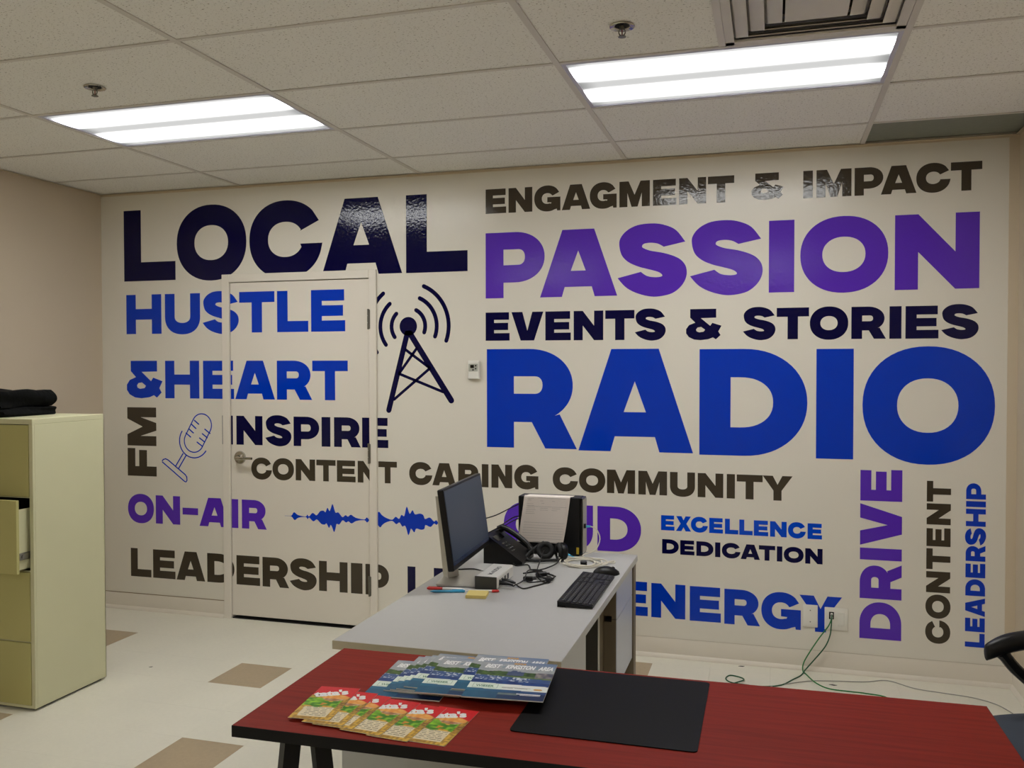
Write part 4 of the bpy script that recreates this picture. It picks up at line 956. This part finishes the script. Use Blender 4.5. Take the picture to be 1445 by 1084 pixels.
for i_, (x, y, a) in enumerate(((3.385, -1.44, 40), (3.425, -1.49, 100), (3.345, -1.505, 10))):
    b = MB(); Mc = Matrix.Translation((0, 0, .013)) @ Matrix.Rotation(math.radians(a), 4, 'Z')
    b.box(-.020, .020, -.009, .009, -.009, .009, .003, Mc); b.cyl((.02, 0, 0), (.034, 0, 0), .005, .003, 10, Mc)
    o = b.build('cable_connector', 'black_plastic', None, (x, y, DZ + .001 + .006 * (i_ == 0))); tag(o, ['chunky black plug in the middle of the cable tangle', 'black connector at the right end of the cable tangle', 'black plug lying just beside the audio box'][i_], 'plug', 'plugs in the cable tangle')
cable('power_cable', 'thin black cable on the desk behind the monitor stand', 'cable_black', [(2.99, -1.40, zc), (3.06, -1.36, zc), (3.12, -1.39, zc), (3.16, -1.43, zc), (3.20, -1.40, zc), (3.19, -1.36, zc)], .0028)
cable('monitor_cable', 'upper black cable from monitor to the computer', 'cable_black', [(3.042, -1.40, 1.02), (3.030, -1.27, .94), (3.075, -1.12, .93), (3.13, -1.0, .955), (3.157, -.95, .965)], .0026)
cable('monitor_cable', 'middle black cable from monitor to the computer', 'cable_black', [(3.042, -1.40, .94), (3.035, -1.27, .86), (3.085, -1.12, .872), (3.13, -1.0, .905), (3.157, -.95, .908)], .0026)
cable('monitor_cable', 'lowest black cable from monitor to the computer', 'cable_black', [(3.040, -1.36, .92), (3.040, -1.26, .84), (3.088, -1.12, .862), (3.13, -1.0, .890), (3.157, -.93, .897)], .0022)
# white network cable, coiled
coil = []
random.seed(11)
for k in range(0, 64):
    a = 2 * PI * k / 16; rr = 1 + .06 * math.sin(k * .7)
    turn = k // 16 + (k % 16) / 16.0; rx_, ry_ = .072 + .009 * math.sin(turn * 2.1 + 1) + .004 * turn, .078 + .010 * math.cos(turn * 1.7)
    coil.append((3.484 + rx_ * rr * math.cos(a) + .014 * math.sin(turn * 2.6), -1.128 + ry_ * rr * math.sin(a) + .012 * math.cos(turn * 2.2), DZ + .003 + .0022 * (k // 16) + .0009 * (k % 3)))
start = [(3.462, -.93, .870), (3.480, -.93, .872), (3.512, -.94, .862), (3.530, -.95, .82), (3.510, -.97, .77), (3.46, -1.0, DZ + .008)]
tail = [(3.57, -1.10, DZ + .004), (3.595, -1.06, DZ + .004), (3.615, -1.05, DZ + .004), (3.618, -1.085, DZ + .004), (3.59, -1.09, DZ + .006), (3.575, -1.14, DZ + .006)]
nc = cable('network_cable', 'coiled white network cable with blue plugs on the desk', 'cable_white', start + coil + tail, .0027, 4)
b = MB(); b.tube([(3.456, -.93, .869), (3.470, -.93, .871), (3.484, -.931, .872)], [.0055, .0055, .0035], 8); b.build('plug', 'plug_blue', nc, label='blue plug in the computer')
b = MB(); b.tube([(3.375, -1.010, DZ + .020), (3.395, -1.018, DZ + .015), (3.410, -1.024, DZ + .012)], [.0055, .0055, .0035], 8); b.tube(smooth_path([(3.408, -1.023, DZ + .012), (3.43, -1.03, DZ + .006), (3.46, -1.045, DZ + .008)], 4), .0027, 8); b.build('plug', 'plug_blue', nc, label='loose blue plug')
b = MB(); b.box(-.014, .014, -.008, .010, 0, .020, .003); o = b.build('cable_tie', 'black_plastic', nc, (3.500, -1.165, DZ + .002), .3)

# keyboard and mouse
k0 = Vector((3.541, -1.810)); k1 = Vector((3.534, -1.331))
kbd = thing('keyboard', 'black full-size keyboard near the right edge of the desk', 'keyboard', (3.603, -1.590, DZ), math.radians(0.5))
KL, KD = .475, .128
kb = MB(); kb.prism([(-KD / 2, .003), (KD / 2, .003), (KD / 2, .012), (-KD / 2, .022), ], -KL / 2, KL / 2, 'y'); kb.box(-KD / 2, -KD / 2 + .03, -KL / 2, KL / 2, .0, .010); kb.build('case', 'black_plastic', kbd)
# the user sits to the right (+x): rows run along y
rows = [[1] * 13 + [1.2] + [0.4] + [1] * 3 + [.4] + [1] * 4, [1] * 13 + [2] + [.4] + [1] * 3 + [.4] + [1] * 4, [1.5] + [1] * 12 + [1.5] + [.4] + [1] * 3 + [.4] + [1] * 4, [1.75] + [1] * 11 + [2.25] + [3.8] + [1] * 4,
        [2.25] + [1] * 10 + [2.75] + [1.4] + [1] + [1.4] + [1] * 4, [1.25] * 3 + [6.25] + [1.25] * 4 + [.0] + [.4] + [1] * 3 + [.4] + [2, 1, 1]]
GAPS = {0: (14, 18), 1: (14, 18), 2: (14, 18), 3: (13,), 4: (12, 14), 5: (8, 9, 13)}
un = (KL - .020) / 22.9
key_me = {}
for r, row in enumerate(rows):
    yy = -KL / 2 + .010; x_ = -KD / 2 + .012 + r * .0195; zt = .022 - (x_ + .009 + KD / 2) / KD * .010
    for c, wk in enumerate(row):
        wl_ = wk * un
        if c not in GAPS[r] and wk > .5:
            key = round(wk, 2)
            if key not in key_me: key_me[key] = MB().box(0, .0172, .0008, wl_ - .0008, 0, .0030, .0008).build('key', 'key_black', kbd).data; o = [x for x in kbd.children][-1]
            else: o = bpy.data.objects.new('key', key_me[key]); COL.objects.link(o); o.parent = kbd
            o.location = (x_, yy, zt - .0006)
        yy += wl_
pm = MB()
random.seed(5)
for r, row in enumerate(rows):
    yy = -KL / 2 + .010; x_ = -KD / 2 + .012 + r * .0195; zt = .022 - (x_ + .009 + KD / 2) / KD * .010
    for c, wk in enumerate(row):
        if c not in GAPS[r] and wk > .5 and wk < 3: pm.box(x_ + .005, x_ + .008, yy + .005, yy + .0085, zt + .0023, zt + .0026)
        yy += wk * un
pm.build('key_marks', 'key_print', kbd, smooth=0, kind='stuff')
ms = thing('computer_mouse', 'black computer mouse beyond the keyboard', 'mouse', (3.622, -1.298, DZ), math.radians(28))
bm = bmesh.new(); bmesh.ops.create_uvsphere(bm, u_segments=24, v_segments=14, radius=1)
for q in bm.verts:
    x, y, z = q.co; q.co = Vector((x * .058, y * .032 * (1 - .12 * x), max(z, -.05) * .034 * (1 - .15 * x)))
mb = MB(); mb.bm(bm); mb.build('shell', 'black_plastic', ms, (0, 0, .002), smooth=80)
MB().cyl((.030, -.004, .026), (.030, .004, .026), .007, seg=14).build('wheel', 'dark_grey', ms)
b = MB(); b.tube(smooth_path([(.056, 0, .012), (.02, 0, .0325), (-.01, 0, .0365)], 5), .0008, 6); b.build('button_seam', 'black_gloss', ms)

# sticky notes and pens
sn = thing('sticky_notes', 'pad of pale yellow sticky notes near the monitor base', 'sticky notes', (3.218, -1.765, DZ), math.radians(9))
for k in range(5): MB().box(-.038, .038, -.038, .038, .0004 + k * .0024, .0004 + k * .0024 + .0022).build('note', 'sticky_yellow', sn, (random.uniform(-.0006, .0006), random.uniform(-.0006, .0006), 0), smooth=0)
def pen(name, label, p, q, body, capm, capn, tip=None):
    p, q = Vector(p), Vector(q); d = (q - p); Ln = d.length; a = math.atan2(d.y, d.x)
    t = thing(name, label, 'pen', (p.x, p.y, DZ + .0055), a, 'pens lying in front of the monitor')
    MB().tube([(Ln * .0, 0, 0), (Ln * .02, 0, 0), (Ln * .88, 0, 0), (Ln, 0, 0)], [.0035, .0048, .0048, .0015], 10).build('barrel', body, t)
    MB().tube([(-.002, 0, 0), (.004, 0, 0), (Ln * capn, 0, 0), (Ln * capn, 0, 0)], [.003, .0055, .0056, .0052], 10).build('cap', capm, t)
    MB().box(.004, Ln * capn * .85, -.0015, .0015, .0052, .0068).build('clip', capm if tip is None else tip, t, smooth=0)
pen('pen', 'white pen with a red cap, furthest left', (3.002, -1.724), (3.150, -1.706), 'pen_white', 'pen_red', .40)
pen('pen', 'light blue pen in front of the red-capped one', (3.155, -1.728), (3.030, -1.766), 'pen_blue', 'pen_blue', .42, 'pen_blue')
pen('pen', 'marker with red end behind the sticky notes', (3.279, -1.690), (3.158, -1.722), 'pen_white', 'pen_red', .20, 'black_plastic')

# ------------------------------------------------------------------ office chair at the right edge
oc = thing('office_chair', 'black office chair with blue-grey seat behind the red table', 'chair', (5.160, -2.012, 0), math.radians(-161))
# local frame: +x is the way the chair faces
def cushion(name, sx, sy, sz, m, loc, bulge=.03, rx=0, ry=0):
    bm = bmesh.new(); bmesh.ops.create_cube(bm, size=1); bmesh.ops.subdivide_edges(bm, edges=list(bm.edges), cuts=7, use_grid_fill=True)
    for q in bm.verts:
        x, y, z = q.co * 2
        k = (1 - .16 * y * y); l = (1 - .14 * x * x)
        q.co = Vector((x * sx / 2 * k ** .8, y * sy / 2 * l ** .8, z * sz / 2 * (1 - .35 * max(abs(x), abs(y)) ** 6) + (bulge * (1 - x * x) * (1 - y * y) if z > 0 else 0)))
    Mq = Matrix.Translation(loc) @ Matrix.Rotation(ry, 4, 'Y') @ Matrix.Rotation(rx, 4, 'X')
    mb = MB(); mb.bm(bm, Mq); return mb.build(name, m, oc, smooth=70)
cushion('seat', .46, .56, .080, 'chair_cloth', (.0, 0, .470), .014)
cushion('seat_pan', .40, .48, .035, 'black_plastic', (.0, 0, .414), 0)
cushion('backrest', .42, .29, .06, 'chair_cloth', (-.205, 0, .80), .0, 0, math.radians(96))
b = MB(); b.tube(smooth_path([(-.06, 0, .39), (-.19, 0, .40), (-.245, 0, .48), (-.243, 0, .72)], 5), [.022] * 16, 8); b.build('back_bar', 'black_plastic', oc)
for s_ in (-1, 1):
    yy = s_ * .262
    ab = MB(); pts = smooth_path([(.155, yy, .700), (.08, yy, .728), (-.05, yy, .745), (-.165, yy, .752)], 5); n = len(pts)
    vs = []; fs = []; sg = 14
    for i, q in enumerate(pts):
        t = i / (n - 1); ww = .040 * (math.sin(PI * min(1, .12 + t * 1.2) * .5) ** .6) * (1 if t < .85 else 1 - (t - .85) * 2.5); hh_ = .030 * (.70 + .30 * math.sin(PI * min(1, t + .2)))
        for k in range(sg):
            a = 2 * PI * k / sg; vs.append((q.x, q.y + ww * math.cos(a), q.z + hh_ * math.sin(a)))
    for i in range(n - 1):
        for k in range(sg): fs.append((i * sg + k, i * sg + (k + 1) % sg, (i + 1) * sg + (k + 1) % sg, (i + 1) * sg + k))
    fs.append(tuple(range(sg))); fs.append(tuple((n - 1) * sg + k for k in range(sg)))
    ab.add(vs, fs); arm = ab.build('armrest', 'black_plastic', oc, smooth=70)
    l = MB(); l.tube(smooth_path([(.105, yy, .700), (.060, yy, .645), (-.03, yy, .565), (-.10, yy, .49), (-.10, yy * .8, .41)], 5), [.024, .022] + [.019] * 19, 10)
    l.tube(smooth_path([(-.140, yy, .735), (-.170, yy, .64), (-.165, yy, .54), (-.14, yy, .47), (-.10, yy, .45)], 5), [.018] * 21, 10); l.build('arm_loop', 'black_plastic', arm)
    MB().lathe([(.001, 0), (.020, 0), (.022, .006), (.018, .016), (.001, .018)], M=Matrix.Translation((-.09, yy * .97, .455)) @ Matrix.Rotation(-s_ * PI / 2, 4, 'X')).build('knob', 'dull_metal', arm)
b = MB(); b.cyl((0, 0, .10), (0, 0, .38), .028, .024); b.build('gas_lift', 'black_metal', oc)
for k in range(5):
    a = 2 * PI * k / 5 + .3; c_, s_ = math.cos(a), math.sin(a); R1 = .19
    l = MB(); l.tube([(0, 0, .105), (c_ * .11, s_ * .11, .092), (c_ * R1, s_ * R1, .070)], [.026, .020, .015], 8); lg = l.build('leg', 'black_plastic', oc)
    w2 = MB(); Mw = Matrix.Translation((c_ * R1, s_ * R1, .0265)) @ Matrix.Rotation(a, 4, 'Z') @ Matrix.Rotation(PI / 2, 4, 'X')
    for zz in (-.018, .004): w2.lathe([(.001, zz), (.024, zz), (.0262, zz + .003), (.0262, zz + .011), (.024, zz + .014), (.001, zz + .014)], M=Mw, seg=18)
    w2.cyl((c_ * R1, s_ * R1, .03), (c_ * R1, s_ * R1, .068), .008, seg=10); w2.build('caster', 'black_rubber', lg)

# ------------------------------------------------------------------ small things on the wall and floor
th = thing('thermostat', 'small white wall thermostat with grey keypad between door and RADIO', 'thermostat', (2.612, 0, 1.583))
MB().box(-.034, .034, -.024, -.002, -.055, .053, .003).build('case', 'white_plastic', th)
MB().box(-.030, .026, -.0252, -.024, -.010, .034).build('keypad_plate', 'thermo_grey', th, smooth=0)
MB().box(-.019, .003, -.0262, -.0252, .010, .028).build('display', 'black_gloss', th, smooth=0)
for x, z in ((.014, .023), (.014, .006), (-.002, -.001)): MB().box(x - .004, x + .004, -.0275, -.0252, z - .004, z + .004, .0008).build('button', 'black_plastic', th)
MB().box(-.030, .030, -.0250, -.024, -.052, -.014, .0004).build('cover_flap', 'white_plastic', th)
wp = thing('wall_plate', 'blank white wall plate over the Y of ENERGY, left of two', 'wall plate', (4.473, 0, .287))
MB().box(-.037, .037, -.0065, -.0008, -.059, .059, .003, seg=2).build('plate', 'plate_white', wp)
for z in (-.030, .030): MB().cyl((0, -.0075, z), (0, -.0062, z), .0032, seg=12).build('screw', 'dull_metal', wp)
wq = thing('wall_plate', 'double white wall plate with network socket, cables plugged in', 'wall plate', (4.602, 0, .281))
MB().box(-.058, .058, -.0065, -.0008, -.059, .059, .003, seg=2).build('plate', 'plate_white', wq)
MB().box(-.036, -.012, -.0075, -.0062, -.002, .036).build('socket', 'black_gloss', wq, smooth=0)
MB().box(.008, .040, -.0085, -.0062, -.035, .035, .001).build('blank_insert', 'white_plastic', wq)
for z, m in ((.010, 'white_plastic'), (.026, 'white_plastic')): MB().box(-.029, -.018, -.022, -.0075, z - .006, z + .005, .001).build('plug', m, wq)
cable('network_cable', 'bright green cable from wall socket to behind the table', 'cable_green', [(4.579, -.018, .292), (4.576, -.040, .288), (4.560, -.045, .25), (4.520, -.04, .19), (4.473, -.035, .110), (4.440, -.035, .045), (4.436, -.045, .006), (4.452, -.09, .0035), (4.491, -.200, .0035), (4.551, -.272, .0035), (4.65, -.285, .0035), (4.720, -.290, .0035), (4.82, -.33, .0035), (4.90, -.55, .0035), (4.8, -.9, .0035)], .0032)
cable('network_cable', 'dark green cable hanging from the socket with a loop on the floor', 'cable_dark_green', [(4.579, -.018, .306), (4.577, -.045, .300), (4.574, -.05, .25), (4.568, -.045, .20), (4.545, -.04, .140), (4.492, -.035, .065), (4.448, -.045, .012), (4.425, -.11, .0035), (4.387, -.180, .0035), (4.321, -.290, .0035), (4.225, -.335, .0035), (4.145, -.330, .0035), (4.080, -.315, .0035), (4.054, -.265, .0035), (4.075, -.212, .0035), (4.130, -.235, .0045), (4.143, -.275, .0075), (4.11, -.325, .0090), (4.07, -.355, .0035), (4.0, -.42, .0035), (3.95, -.6, .0035)], .0032)
cable('floor_cable', 'thin grey cable trailing along the floor by the right baseboard', 'cable_grey', [(4.27, -.33, .003), (4.321, -.283, .003), (4.452, -.192, .003), (4.557, -.156, .003), (4.73, -.120, .003), (4.845, -.07, .003), (4.958, -.150, .003), (5.082, -.179, .003), (5.231, -.216, .003), (5.33, -.33, .003), (5.38, -.62, .003), (5.30, -.95, .003), (5.12, -1.15, .003)], .0024)
# scraps on the floor near the wall
def scrap(x, y, sz, label, rot):
    m_ = MB(); m_.prism([(-sz, 0), (-sz * .2, sz * .35), (sz, .1 * sz), (sz * .3, -sz * .4)], 0, .0012, 'z'); o = m_.build('floor_scrap', 'black_edge', None, (x, y, .0004), rot); tag(o, label, 'scrap', 'dark scraps on the floor')
scrap(4.125, -.045, .018, 'dark scrap of dirt at the foot of the wall under ENERGY', .3); scrap(4.575, -.205, .02, 'dark scrap beside the green cable on the floor', 0)
scrap(1.10, -.93, .010, 'tiny dark scrap on the open floor near the cabinet', .8)
